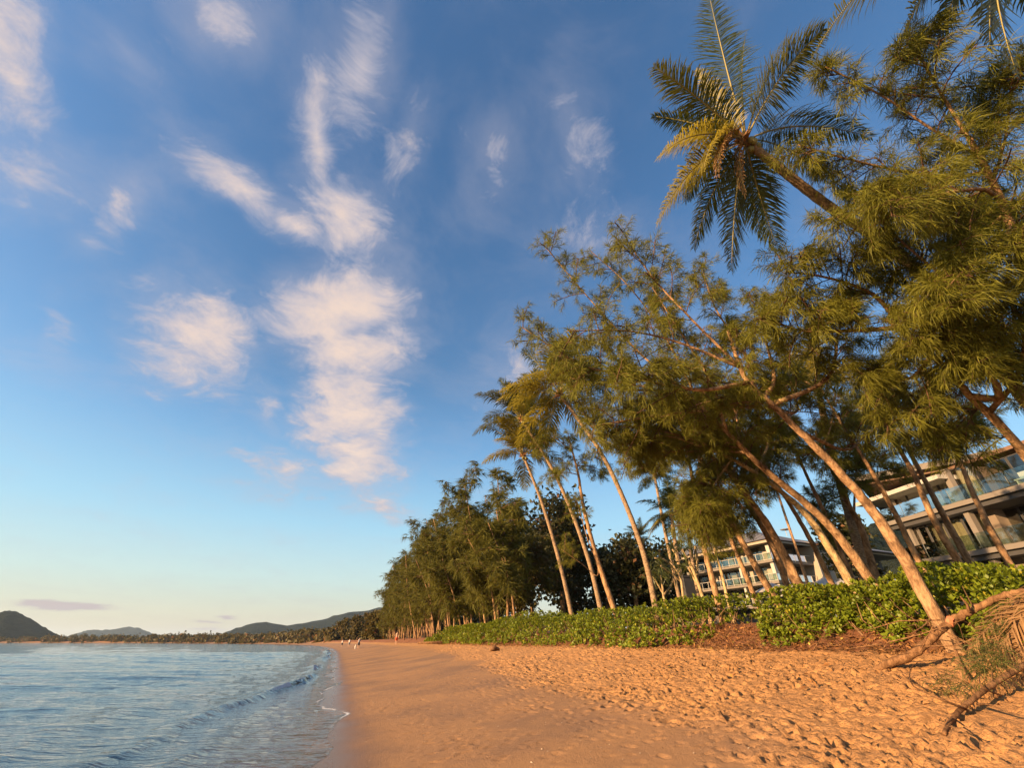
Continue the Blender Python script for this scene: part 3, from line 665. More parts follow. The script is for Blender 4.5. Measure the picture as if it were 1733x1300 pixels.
casuarina('pale mottled casuarina trunk between two darker leaning trunks', (1462, 1008), 12.8, [(1392, 908), (1334, 842), (1262, 790), (1205, 760)], .115, .04, [
    (.85, [(1215, 810, .3), (1200, 840, .5), (1192, 862, .6)], .03, .3, 9), (.95, [(1140, 740, .2), (1100, 742, .4), (1060, 748, .6)], .04, .3, 11), (.7, [(1300, 740, .3), (1270, 680, .5)], .05, .3, 12), (.9, [(1180, 700, .6), (1120, 680, 1.0)], .05, .3, 12)], 53, bark_m=m_bark_pale, dens=1.5, trunk_fol=.5)
casuarina('thick leaning casuarina with the broadest flared trunk base', (1372, 1010), 12.0, [(1319, 923), (1275, 853), (1225, 790), (1165, 745)], .135, .04, [
    (.8, [(1215, 830, .2), (1200, 870, .3), (1192, 895, .35)], .03, .3, 9), (.9, [(1130, 765, .3), (1095, 768, .5), (1065, 775, .6)], .04, .3, 10), (.7, [(1260, 760, .4), (1240, 690, .6)], .05, .3, 12), (.95, [(1130, 700, .2), (1070, 690, .3)], .05, .3, 12)], 54, dens=1.5, trunk_fol=.5)
casuarina('thin casuarina trunk just left of the thick flared one', (1342, 1003), 13.2, [(1304, 919), (1261, 846), (1230, 780), (1215, 720)], .105, .04, [
    (.7, [(1230, 850, .2), (1205, 900, .3)], .03, .3, 10), (.9, [(1180, 740, .3), (1150, 700, .4)], .04, .3, 10), (.75, [(1280, 770, .4), (1320, 730, .8), (1350, 740, 1.0)], .04, .2, 12)], 55, dens=1.5, trunk_fol=.5)
casuarina('slim casuarina crossing the corner of the left balconies', (1325, 1006), 12.6, [(1257, 919), (1213, 835), (1180, 770), (1140, 700)], .11, .04, [
    (.7, [(1190, 845, .2), (1180, 880, .3)], .03, .2, 9), (.85, [(1140, 760, .2), (1115, 772, .3)], .035, .3, 9), (.9, [(1150, 700, .4), (1110, 640, .5)], .04, .3, 12), (.6, [(1245, 830, .4), (1235, 900, .5)], .03, .3, 10)], 56, dens=1.5, trunk_fol=.5)
casuarina('upright casuarina with hanging needles at the left of the balconies', (1219, 1022), 12.6, [(1192, 926), (1175, 830), (1160, 740)], .12, .04, [
    (.5, [(1210, 860, .2), (1225, 920, .3)], .03, .2, 12), (.6, [(1175, 850, .1), (1170, 895, .1)], .03, .2, 9), (.8, [(1150, 760, .3), (1140, 785, .4)], .03, .2, 8)], 57, dens=1.5, trunk_fol=.5)
casuarina('dark crooked casuarina with a fork, right of the pale gable wall', (1478, 995), 16.0, [(1461, 904), (1440, 861), (1410, 800), (1380, 730)], .12, .05, [
    (.45, [(1447, 820, .2), (1450, 770, .3)], .05, .4, 10), (.6, [(1400, 850, .3), (1385, 880, .4)], .03, .2, 10), (.8, [(1420, 720, .3), (1460, 680, .4)], .04, .3, 12), (.85, [(1340, 750, .3), (1310, 790, .5), (1300, 820, .6)], .04, .2, 12), (.6, [(1430, 780, .5), (1460, 760, .8)], .04, .2, 10), (.7, [(1480, 790, .3), (1510, 800, .4)], .03, .3, 9)], 58, dens=1.5, trunk_fol=.5)
casuarina('left one of two thin trunks before the glass balconies', (1640, 966), 17.0, [(1586, 890), (1545, 800), (1505, 730), (1470, 660)], .105, .05, [
    (.62, [(1500, 740, .2), (1470, 750, .3)], .03, .2, 8), (.75, [(1540, 690, .3), (1580, 640, .4)], .04, .3, 10), (.85, [(1440, 690, .3), (1410, 720, .4)], .04, .3, 10)], 59, dens=.8, trunk_fol=.8)
casuarina('right one of two thin trunks before the glass balconies', (1652, 966), 17.6, [(1608, 893), (1571, 824), (1530, 740), (1510, 650)], .105, .05, [
    (.7, [(1600, 740, .2), (1650, 730, .3)], .03, .2, 8), (.75, [(1560, 690, .3), (1600, 670, .4)], .04, .3, 10)], 60, dens=.8, trunk_fol=.8)
casuarina('casuarina low at the right edge with twin trunks rising left', None, None, [(1735, 770), (1640, 668), (1573, 597), (1500, 540)], .10, .04, [
    (.5, [(1690, 670, -.3), (1660, 610, -.5), (1620, 560, -.6)], .09, .3, 14), (.75, [(1540, 640, .2), (1470, 650, .4)], .05, .2, 14), (.9, [(1480, 500, .2), (1400, 470, .3), (1330, 460, .4)], .06, .2, 18), (.8, [(1560, 520, .3), (1520, 460, .4), (1490, 420, .5)], .05, .2, 16),
    (.6, [(1660, 690, .2), (1590, 690, .4), (1500, 715, .5)], .04, .25, 14), (.35, [(1700, 740, .6), (1640, 745, .9), (1570, 765, 1.1)], .035, .25, 12), (.95, [(1430, 560, .2), (1360, 560, .3), (1300, 540, .3)], .06, .2, 18), (.4, [(1720, 640, -.4), (1733, 560, -.6), (1700, 500, -.7)], .06, .2, 16)], 61, dep=8.6, base=ST(4.6, 14.0, h_profile(14.0) - .2), Ln=.30)
casuarina('big casuarina filling the right edge with plumes of yellow-green needles', None, None, [(1800, 640), (1740, 470), (1690, 330), (1640, 232)], .12, .04, [
    (.98, [(1600, 170, .1), (1565, 110, .15), (1545, 62, .2)], .03, .3, 9), (.93, [(1583, 222, .2), (1490, 160, .3), (1397, 112, .35)], .025, .2, 8), (.85, [(1600, 300, .2), (1480, 280, .3), (1350, 245, .4)], .04, .2, 13), (.7, [(1640, 400, .2), (1520, 360, .3), (1400, 370, .3)], .04, .2, 14),
    (.8, [(1700, 240, .2), (1710, 170, .3), (1722, 110, .3)], .03, .2, 8), (.6, [(1640, 480, .3), (1550, 430, .4), (1450, 330, .5)], .04, .2, 13), (.5, [(1690, 520, .1), (1620, 530, .2), (1540, 560, .2)], .05, .2, 18), (.75, [(1660, 320, -.4), (1580, 330, -.6), (1500, 340, -.7)], .04, .2, 12),
    (.65, [(1700, 400, -.3), (1650, 440, -.5), (1590, 500, -.6)], .05, .2, 16), (.9, [(1680, 210, .5), (1650, 140, .6)], .03, .3, 6), (.55, [(1740, 420, .8), (1700, 380, 1.2), (1640, 360, 1.5)], .05, .2, 16), (.4, [(1740, 600, .6), (1680, 600, .9), (1600, 640, 1.1)], .05, .2, 16)], 62, dep=7.6, base=ST(3.2, 13.0, h_profile(13.0) - .2), Ln=.30, Lb=.74, wn=.011, dens=1.15)
casuarina('tall casuarina trunk with bare side limbs between the crossing palms and the curved palm', (1052, 1046), 11.9, [(1012, 950), (988, 860), (978, 800), (962, 740)], .13, .04, [
    (.25, [(1010, 975, .1), (985, 955, .2), (950, 930, .2)], .03, .7, 5), (.3, [(1000, 930, .1), (985, 880, .2), (975, 845, .2)], .03, .6, 6), (.75, [(960, 800, .2), (930, 800, .3)], .03, .3, 9), (.8, [(1000, 790, .3), (1025, 800, .4)], .03, .3, 9), (.9, [(935, 740, .2), (905, 760, .3)], .03, .3, 9)], 63, trunk_fol=.75)
# slender casuarinas between the bigger leaning trunks
for k, (lab, bpx, t0, tr_, lims) in enumerate((
    ('slender casuarina left of the twin thin trunks before the glass balconies', (1572, 982), 15.0, [(1520, 880), (1470, 790), (1420, 710), (1385, 650)], [(.7, [(1480, 700, .3), (1500, 660, .5)], .03, .2, 12), (.8, [(1400, 740, .3), (1380, 770, .4)], .03, .2, 10), (.95, [(1350, 640, .3), (1310, 640, .4)], .03, .2, 10)]),
    ('slender casuarina at the right edge before the glass balconies', (1712, 962), 15.5, [(1668, 880), (1628, 790), (1590, 700), (1560, 620)], [(.7, [(1650, 710, .3), (1690, 700, .5)], .03, .2, 12), (.8, [(1560, 730, .3), (1530, 760, .4)], .03, .2, 12), (.95, [(1530, 600, .3), (1500, 610, .4)], .03, .2, 10)]),
    ('slender casuarina between the pale mottled trunk and the thick flared one', (1424, 1004), 14.0, [(1372, 915), (1325, 835), (1280, 765), (1240, 700)], [(.75, [(1320, 740, .3), (1345, 710, .5)], .03, .2, 12), (.85, [(1250, 780, .3), (1235, 815, .4)], .03, .2, 10), (.95, [(1210, 690, .3), (1180, 690, .4)], .03, .2, 10)]),
    ('slender casuarina rising before the balcony columns', (1288, 1012), 13.4, [(1242, 925), (1215, 850), (1190, 780), (1165, 720)], [(.8, [(1180, 800, .3), (1172, 830, .4)], .03, .2, 9), (.9, [(1150, 730, .3), (1125, 740, .4)], .03, .2, 10)]),
    ('slender casuarina close left of the dark crooked forked one', (1452, 1000), 15.2, [(1412, 905), (1370, 815), (1335, 740), (1300, 680)], [(.7, [(1390, 750, .3), (1415, 730, .5)], .03, .2, 12), (.85, [(1320, 760, .3), (1300, 790, .4)], .03, .2, 10), (.95, [(1270, 670, .3), (1240, 670, .4)], .03, .2, 10)]))):
    casuarina(lab, bpx, t0, tr_, .085, .03, lims, 64 + k, trunk_fol=.7, dens=.75)

# ------------------------------------------------------------------ the casuarina grove along the far beach
def grove_tree(label, px, t0, H, seed, stems=3, cr=2.6, f0=.30, group='casuarina grove', name='casuarina_tree', lean=1.4, mat=None, nl=10, wn=.070, Ln=.85, nn=12, rtr=.15, s_fix=None, nt=5, nbr=6):
    tr = Tree(name, label, 'tree', group, seed); g = tr.g
    s0 = s_fix if s_fix is not None else float(at_t(px, 1080, t0) @ U)
    b0 = STc(s0, t0, h_profile(t0) - .2)
    for k in range(stems):
        b = b0 + U * g.normal() * .9 + V * g.normal() * .6; h = H * (1 if k == 0 else g.uniform(.60, .95))
        top = b + UP * h - V * lean * g.uniform(.4, 1.4) + U * g.normal() * 1.0
        mid = (b + top) / 2 + g.normal(size=3) * .35 * np.array((1, 1, 0)) + V * lean * .12
        o, C = tr.stem([b, mid, top], rtr * g.uniform(.75, 1.1), .03, m_bark, 'trunk', 6, 14)
        for Lm in kids(C, max(4, int(nl * 1.6 / stems) + 3), f0, cr, .32, .80, g, .22, seg=6):
            tr.twigs(Lm[:-1], Lm[1:], .035, .025)
            tr.foliage(Lm, nbr, .15, cr * .42, nt, .55, nn, Ln, wn, up=.2, droop=1.3, wind=.1, r=.02, simple=True)
        tr.foliage(C[-7:], 6, .1, cr * .4, nt, .5, nn, Ln, wn, droop=1.3, r=.02, simple=True)
    return tr.finish(mat or m_needle_far)
GROVE = [  # px of base, cross-beach distance, height, stems, crown radius, label
    (862, 13.5, 14.5, 2, 2.4, 'casuarina at the right end of the grove, pale trunk beside the hedge'),
    (842, 14.0, 15.5, 2, 2.6, 'casuarina with two pale stems close behind the far hedge'),
    (832, 18.5, 19.5, 3, 3.4, 'tallest casuarina at the back of the grove'),
    (806, 12.6, 17.0, 3, 3.0, 'casuarina with one straight pale trunk standing free of the crown'),
    (790, 15.5, 19.0, 3, 3.3, 'broad casuarina forming the highest hump of the grove'),
    (786, 11.8, 9.5, 4, 2.4, 'low casuarina with bare twisted limbs spreading over the hedge end'),
    (768, 12.6, 17.5, 3, 3.1, 'casuarina in the middle of the grove front'),
    (752, 12.2, 15.5, 3, 2.9, 'casuarina over the small bush at the hedge end'),
    (746, 16.0, 19.0, 3, 3.4, 'second-row casuarina showing above the grove middle'),
    (736, 12.0, 15.0, 4, 3.0, 'many-stemmed casuarina at the start of the bare trunk row'),
    (724, 12.2, 16.5, 4, 3.2, 'casuarina in the trunk row, first left of the small bush'),
    (716, 15.5, 18.5, 3, 3.4, 'second-row casuarina left of the grove middle'),
    (711, 12.0, 14.5, 4, 3.2, 'casuarina in the trunk row, second left of the small bush'),
    (700, 12.4, 15.5, 4, 3.2, 'casuarina in the trunk row, third left of the small bush'),
    (691, 12.6, 15.5, 4, 3.2, 'casuarina in the trunk row with a drooping seaward crown'),
    (682, 12.2, 15.0, 4, 3.3, 'casuarina second from the left end of the grove'),
    (672, 12.0, 14.0, 4, 3.4, 'leftmost casuarina of the grove with stems leaning out over the sand'),
    (706, 17.5, 18.0, 3, 3.6, 'casuarina hidden deep in the left half of the grove'),
    (850, 12.4, 10.0, 3, 2.6, 'low brownish casuarina between the hedge and the tall trees'),
    (886, 15.0, 11.0, 2, 2.6, 'low casuarina against the dark broadleaf tree'),
]
for k, (px, t0, H, st, cr, lab) in enumerate(GROVE):
    grove_tree(lab, px, t0, H * .93, 100 + k, st, cr * 1.3, f0=.17 if H > 12 else .28, lean=2.4 if H > 12 else 2.6, nl=12)

# a bare row of thin trunks in the grove is countable too: slim saplings
ORD = 'one two three four five six seven eight nine ten eleven twelve thirteen fourteen'.split()
for k in range(14):
    px = 664 + k * 5.2 + rng.uniform(-1.5, 1.5); t0 = rng.uniform(11.4, 14.5)
    grove_tree('slim bare-stemmed casuarina, number %s from the left in the trunk row' % ORD[k], px, t0, rng.uniform(8, 11), 140 + k, 2, 1.8, f0=.42, nl=5, lean=1.2, rtr=.11, nbr=5, group='slim casuarinas in the trunk row')

# ------------------------------------------------------------------ broadleaf trees
def leaves(P, N, L, Wd, g, fold=0.25):
    """obovate leaves (four triangles) at P, lying across N"""
    n = len(P); N = unit(N); A = unit(np.cross(N, unit(g.normal(size=(n, 3))))); B = np.cross(N, A)
    L = np.asarray(L)[:, None]; Wd = np.asarray(Wd)[:, None]
    v = np.stack([P, P + A * L * .62 + B * Wd * .5 + N * fold * Wd, P + A * L * .62 - B * Wd * .5 + N * fold * Wd, P + A * L * .5, P + A * L - N * L * .06], 1).reshape(-1, 3)
    b = np.arange(n)[:, None] * 5
    f = np.concatenate([b + np.array([[0, 3, 1]]), b + np.array([[0, 2, 3]]), b + np.array([[3, 4, 1]]), b + np.array([[3, 2, 4]])], 0)
    return v, f
def broadleaf(label, base, H, cr, seed, n_limb=9, leaf=.32, nleaf0=26, mat=None, group=None, name='broadleaf_tree', f0=.35, flat=.5, rtr=.28):
    tr = Tree(name, label, 'tree', group, seed); g = tr.g; b = np.asarray(base, float)
    o, C = tr.stem([b, b + UP * H * .3 + g.normal(size=3) * .2, b + UP * H * .62 + g.normal(size=3) * .4, b + UP * H * .86], rtr, .06, m_bark, 'trunk', 8, 14)
    for Lm in kids(C, n_limb, f0, cr, flat, .85, g, .12, seg=7):
        tr.stem(Lm, .10, .02, m_twig, 'limb', 5, 7)
        nleaf = max(6, int(nleaf0 * .30)); lf_ = leaf * 1.55; subs = kids(Lm, 7, .25, cr * .5, .25, .8, g, .12, seg=4)
        for q in subs:
            tr.twigs(q[:-1], q[1:], .03, .02); tw = kids(q, 6, .2, cr * .26, .25, .8, g, .1, seg=3)
            E = np.array([x[2] for x in tw]); A = np.array([x[0] for x in tw]); tr.twigs(A, E, .015, .008)
            P = np.repeat(E, nleaf, 0) + g.normal(size=(len(E) * nleaf, 3)) * cr * .075
            tr.needles(*leaves(P, UP * .5 + g.normal(size=P.shape) * .75, lf_ * g.uniform(.7, 1.2, len(P)), lf_ * .55 * g.uniform(.8, 1.2, len(P)), g))
    return tr.finish(mat or m_broad)
m_broad2 = mat_leaf('olive_broad_leaves', (0.045, 0.042, 0.012), (0.125, 0.092, 0.025), 0.3, 0.55, 0.6, (0.15, 0.11, 0.02), 0.2, (0.22, 0.09, 0.03))
def gpx(px, t0): 
    s0 = float(at_t(px, 1060, t0) @ U); return ST(s0, t0, h_profile(t0) - .2)
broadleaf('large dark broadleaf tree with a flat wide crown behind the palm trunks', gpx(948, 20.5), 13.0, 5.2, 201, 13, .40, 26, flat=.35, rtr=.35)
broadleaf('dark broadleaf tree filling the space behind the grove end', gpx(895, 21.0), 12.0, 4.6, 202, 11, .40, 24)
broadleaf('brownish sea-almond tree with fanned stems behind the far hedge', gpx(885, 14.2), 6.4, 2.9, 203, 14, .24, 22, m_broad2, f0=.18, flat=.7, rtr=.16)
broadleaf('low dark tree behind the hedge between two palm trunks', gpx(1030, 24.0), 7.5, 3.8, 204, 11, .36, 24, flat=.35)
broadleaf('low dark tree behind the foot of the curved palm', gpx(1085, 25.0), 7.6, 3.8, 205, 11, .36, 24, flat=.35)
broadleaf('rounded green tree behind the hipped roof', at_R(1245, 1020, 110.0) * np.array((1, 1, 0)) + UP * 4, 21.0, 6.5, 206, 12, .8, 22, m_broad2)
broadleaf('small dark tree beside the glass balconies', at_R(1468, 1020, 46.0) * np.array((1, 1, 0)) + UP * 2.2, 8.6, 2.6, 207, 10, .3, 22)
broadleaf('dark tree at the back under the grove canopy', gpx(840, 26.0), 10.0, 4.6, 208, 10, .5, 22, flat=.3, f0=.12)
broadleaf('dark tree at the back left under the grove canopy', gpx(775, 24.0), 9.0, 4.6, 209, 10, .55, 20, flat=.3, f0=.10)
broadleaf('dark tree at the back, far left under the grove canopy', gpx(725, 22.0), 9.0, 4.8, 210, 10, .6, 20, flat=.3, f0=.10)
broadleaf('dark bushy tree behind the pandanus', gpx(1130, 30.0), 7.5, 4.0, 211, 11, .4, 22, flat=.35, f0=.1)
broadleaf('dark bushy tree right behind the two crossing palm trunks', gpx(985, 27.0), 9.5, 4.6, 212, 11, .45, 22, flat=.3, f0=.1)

# trees further round the bay: the near ones singly, the far wood as one mass
for k, (px, s0, t0, H, cr, lab) in enumerate([
    (0, 128, 14, 9.5, 3.2, 'pale-topped tree standing above its neighbours left of the grove'), (0, 140, 11.5, 6.5, 2.8, 'low leafy tree at the sand edge left of the grove'), (0, 150, 15, 8, 3.2, 'round tree second beyond the left end of the grove'),
    (0, 166, 13, 7, 3.0, 'low round tree third beyond the left end of the grove'), (0, 182, 15, 8, 3.4, 'tree fourth beyond the left end of the grove'), (0, 200, 13, 7.5, 3.4, 'tree fifth beyond the left end of the grove'),
    (0, 222, 15, 8, 3.8, 'tree sixth beyond the left end of the grove'), (0, 245, 14, 8, 4.0, 'tree seventh beyond the left end of the grove'), (0, 118, 18, 9, 3.4, 'tree just behind the left end of the grove')]):
    broadleaf(lab, STc(s0, t0, h_profile(t0) - .2), H, cr, 230 + k, 8, .75, 9, m_broad2, 'trees round the bay', f0=.12, flat=.5, rtr=.14)
g = np.random.default_rng(5); VV, FF, k = [], [], 0
for i in range(620):
    s0 = 255 + 760 * g.random() ** 1.15; t0 = (1.5 if s0 > 420 else 5.0) + g.uniform(0, 45); c = STc(s0, t0, 0); r = g.uniform(3.0, 5.0); h = g.uniform(5.0, 8.5) * (1 + .25 * vnoise(np.array([s0 * .03]), np.array([0.5]))[0])
    n = 60; dv = unit(g.normal(size=(n, 3))); P = c + UP * h * .52 + dv * np.array((r, r, h * .5)) * g.uniform(.6, 1.05, (n, 1))
    v, f = leaves(P, dv + UP * .3 + g.normal(size=(n, 3)) * .5, g.uniform(1.6, 2.8, n), g.uniform(1.2, 2.0, n), g); VV.append(v); FF.append(f + k); k += len(v)
wood = mesh_obj('woodland', np.concatenate(VV), np.concatenate(FF), m_broad2); tag(wood, 'far belt of low woodland round the curve of the bay', 'woodland', kind='stuff')

# ------------------------------------------------------------------ hills
m_hill, t_, b_, o_ = material('forested_hill')
tcn = t_.node('ShaderNodeTexCoord'); pos = tcn.outputs['Object']
hn = t_.noise(pos, 0.035, 6, 0.7); c = t_.mix(t_.smooth(hn, .35, .65), (0.006, 0.011, 0.009, 1), (0.020, 0.025, 0.017, 1))
setp(t_, b_, Base_Color=c, Roughness=1.0, Normal=t_.bump(hn, 1.0, 14.0)); b_.inputs['Specular IOR Level'].default_value = 0.0
def hill(label, pts, dist, depth, seed, foot=-2.0):
    """a ridge whose skyline stands at the given distance; slopes fall towards and away from the beach"""
    g = np.random.default_rng(seed); xs = np.linspace(pts[0][0], pts[-1][0], 90); ys = np.interp(xs, [p[0] for p in pts], [p[1] for p in pts])
    ys = np.convolve(np.pad(ys, 2, mode='edge'), np.ones(5) / 5, 'valid') + g.normal(size=90) * .45
    vs = []
    qs = np.linspace(-1, 1, 33)
    for i, (x, y) in enumerate(zip(xs, ys)):
        r = np.array(pix_ray(x, y)); hd = unit(np.array((r[0], r[1], 0))); top = at_R(x, y, dist)[2]
        for q in qs:
            f = (1 - abs(q)) ** 1.05 * (1 + .16 * fbm(np.array([i * .11 + seed]), np.array([q * 4.0]), 4)[0] * (1 if abs(q) > .03 else 0)) + .012 * g.normal() * (abs(q) < .95)
            vs.append(hd * (dist + q * depth) + UP * (foot + (top - foot) * f))
    n, m = len(xs), len(qs); idx = np.arange(n * m).reshape(n, m)
    Fq = np.stack([idx[:-1, :-1], idx[1:, :-1], idx[1:, 1:], idx[:-1, 1:]], -1).reshape(-1, 4)
    return tag(mesh_obj('hill', np.array(vs), Fq, m_hill, smooth=True), label, kind='structure')
hill('dark forested headland rising from the sea at the left edge', [(-260, 1086), (-160, 1060), (-60, 1042), (0, 1037), (15, 1033), (30, 1036), (50, 1046), (68, 1058), (90, 1071), (108, 1080), (130, 1087)], 1500, 260, 1)
hill('low twin-topped hills far away across the bay', [(80, 1088), (112, 1078), (135, 1071), (152, 1066), (170, 1067), (185, 1067), (205, 1063), (222, 1061), (240, 1065), (262, 1074), (300, 1080), (360, 1084), (400, 1088)], 4200, 700, 2)
hill('forested ridge behind the far woodland, rising towards the grove', [(330, 1088), (370, 1077), (400, 1062), (430, 1055), (452, 1051), (466, 1056), (482, 1063), (510, 1054), (540, 1052), (565, 1042), (585, 1036), (605, 1037), (640, 1029), (670, 1024), (740, 1030), (820, 1040), (900, 1050), (1000, 1060), (1100, 1070)], 2100, 500, 3)
hill('dark hillside between the two buildings', [(1300, 960), (1380, 930), (1425, 911), (1450, 893), (1475, 885), (1510, 872), (1560, 880), (1650, 900), (1750, 920), (1850, 940)], 420, 120, 4)

# ------------------------------------------------------------------ hedge
def hedge(label, s0, s1, tf, depth, ztop, dens, leaf, seed, zbot=0.25, name='hedge', rag=1.0):
    g = np.random.default_rng(seed); root = empty(name); tag(root, label, 'hedge', 'beach shrubs on the berm')
    n = int((s1 - s0) * (1.9 + depth) * dens)
    s = g.uniform(s0, s1, n); a = g.random(n)                      # a: 0 foot of the front, 1 back of the top
    lump = 0.46 * fbm(s * .8 + seed, a * 2.0, 3) * rag; endf = np.minimum(sstep(s, s0 - .1, s0 + .9), sstep(s, s1 + .1, s1 - .9))
    fr = 1.5 / (1.5 + depth); ang = np.clip(a / fr, 0, 1)
    zt = (ztop + .34 * fbm(s * .5 + seed * 3, s * 0, 3) * rag) ; gb = h_profile(tf + 0.1)
    zf = gb + zbot + .34 * vnoise(s * 1.3, s * 0 + seed)
    t = np.where(a < fr, tf + .62 * (1 - np.sqrt(np.clip(1 - (1 - ang) ** 2 * .0 - (ang) ** 2.4, 0, 1))) , tf + .62 + (a - fr) / (1 - fr) * depth)
    z = np.where(a < fr, zf + (zt - zf) * ang ** .9, zt + .05 * (a - fr))
    t = t - lump * 1.0 + (1 - endf) * 1.1; z = zf + (z - zf) * (.35 + .65 * endf) + lump * .35 * (a > .4)
    inn = g.random(n) ** 1.5 * .6; Nrm = unit(np.stack([np.zeros(n), -np.cos(ang * 1.45), np.sin(ang * 1.45)], 1)); Nw = Nrm[:, 1:2] * V + Nrm[:, 2:3] * UP
    P = s[:, None] * U + (t - curve_off(s))[:, None] * V + z[:, None] * UP - Nw * inn[:, None]
    k = 8; axis = unit(Nw * .8 + UP * .55 + g.normal(size=P.shape) * .38)
    A = unit(np.cross(axis, unit(g.normal(size=P.shape)))); B = np.cross(axis, A)
    ph = (np.arange(k)[None] * 2.399 + g.uniform(0, 6, (n, 1))); tilt = np.linspace(.25, 1.25, k)[None] + g.normal(size=(n, k)) * .15
    D = (A[:, None] * np.cos(ph)[..., None] + B[:, None] * np.sin(ph)[..., None]) * np.sin(tilt)[..., None] + axis[:, None] * np.cos(tilt)[..., None]
    D = unit(D.reshape(-1, 3)); Pn = np.repeat(P, k, 0); ax = np.repeat(axis, k, 0); Sd = unit(np.cross(D, ax)); Nn = np.cross(Sd, D)
    L = leaf * g.uniform(.65, 1.2, len(Pn))[:, None]; W = L * .46
    v = np.stack([Pn, Pn + D * L * .66 + Sd * W * .5 + Nn * W * .14, Pn + D * L * .66 - Sd * W * .5 + Nn * W * .14, Pn + D * L - Nn * L * .10], 1).reshape(-1, 3)
    b = np.arange(len(Pn))[:, None] * 4
    f = np.concatenate([b + np.array([[0, 1, 2]]), b + np.array([[1, 3, 2]])], 0)
    o = mesh_obj('foliage', v, f, m_leaf, root); o['kind'] = 'stuff'
    ns = int((s1 - s0) * 14); ss = g.uniform(s0 + .2, s1 - .2, ns); tt = tf + g.uniform(.35, depth, ns)
    P0 = np.array([STc(x, y, h_profile(y) - .05) for x, y in zip(ss, tt)]); P1 = P0 + np.stack([g.normal(size=ns) * .3, g.normal(size=ns) * .3, np.clip(np.full(ns, ztop - .25) - P0[:, 2], .1, 2) * g.uniform(.6, .95, ns)], 1) - V * .15
    M = (P0 + P1) / 2 + g.normal(size=P0.shape) * .07
    v1, f1 = prisms(P0, M, .016, .012); v2, f2 = prisms(M, P1, .012, .007)
    o = mesh_obj('stems', np.concatenate([v1, v2]), np.concatenate([f1, f2 + len(v1)]), m_stem, root); o['kind'] = 'stuff'
    return root
hedge('long glossy green hedge on the berm right of the path gap', -3.0, 10.6, 10.30, 2.9, 2.72, 130, .108, 71, .0)
hedge('long green hedge left of the path gap below the palms', 11.5, 34.0, 9.85, 2.9, 2.88, 52, .135, 72, -.02)
hedge('far end of the green hedge in front of the grove', 34.2, 50.0, 9.9, 2.4, 2.75, 36, .18, 73, .05)
hedge('small separate green bush past the far end of the hedge', 50.8, 58.5, 9.6, 2.0, 2.25, 22, .23, 74, .03, 'bush')

# ------------------------------------------------------------------ buildings
m_render = mat_plain('cream_render', (0.30, 0.24, 0.18), 0.9, 0.10, 1.5, 0.15, 20)
m_white = mat_plain('white_paint', (0.36, 0.32, 0.27), 0.6, 0.06, 3)
m_slab = mat_plain('pale_concrete', (0.165, 0.135, 0.108), 0.85, 0.12, 2)
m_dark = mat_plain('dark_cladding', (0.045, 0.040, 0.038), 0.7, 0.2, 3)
m_room = mat_plain('dim_room', (0.13, 0.11, 0.095), 0.9, 0.25, 1)
m_curtain = mat_plain('cream_curtain', (0.38, 0.31, 0.20), 0.9, 0.12, 4)
m_roofm = mat_plain('grey_roof_sheet', (0.13, 0.115, 0.11), 0.6, 0.15, 2)
m_fin = mat_plain('brown_render', (0.17, 0.125, 0.09), 0.9, 0.15, 2.0)
m_brown = mat_plain('brown_soffit', (0.16, 0.085, 0.05), 0.8, 0.2, 3)
m_metal = mat_plain('grey_metal', (0.34, 0.33, 0.32), 0.45, 0.1, 4)
m_red = mat_plain('red_brown_screen', (0.22, 0.065, 0.035), 0.8, 0.3, 5)
m_wood = mat_plain('outdoor_furniture', (0.42, 0.38, 0.33), 0.7, 0.2, 6)
def mat_glass(name, tint, refl=0.08):
    m, t, b, o = material(name); tr = t.node('ShaderNodeBsdfTransparent'); tr.inputs[0].default_value = (*tint, 1)
    gl = t.node('ShaderNodeBsdfGlossy'); gl.inputs[1].default_value = 0.03; fr = t.node('ShaderNodeFresnel'); fr.inputs[0].default_value = 1.5
    mx = t.node('ShaderNodeMixShader'); t.link(t.math('ADD', fr.outputs[0], refl, clamp=True), mx.inputs[0]); t.link(tr.outputs[0], mx.inputs[1]); t.link(gl.outputs[0], mx.inputs[2]); t.link(mx.outputs[0], o.inputs[0])
    return m
m_glass = mat_glass('window_glass', (0.82, 0.84, 0.80), 0.03); m_glass_g = mat_glass('green_balustrade_glass', (0.78, 0.87, 0.84), 0.04)

def curtain(parent, a, e, h, n, depth=.06):
    """folded cloth from a, along e, height h"""
    m = max(6, int(np.linalg.norm(e) * 14)); q = np.linspace(0, 1, m); eu = unit(e); nn = np.cross(eu, UP)
    P = a + e * q[:, None] + nn * (np.sin(q * m * .9) * depth)[:, None]; v = np.concatenate([P, P + UP * h]); f = np.array([(i, i + 1, m + i + 1, m + i) for i in range(m - 1)])
    return mesh_obj('curtain', v, f, m_curtain, parent, True)

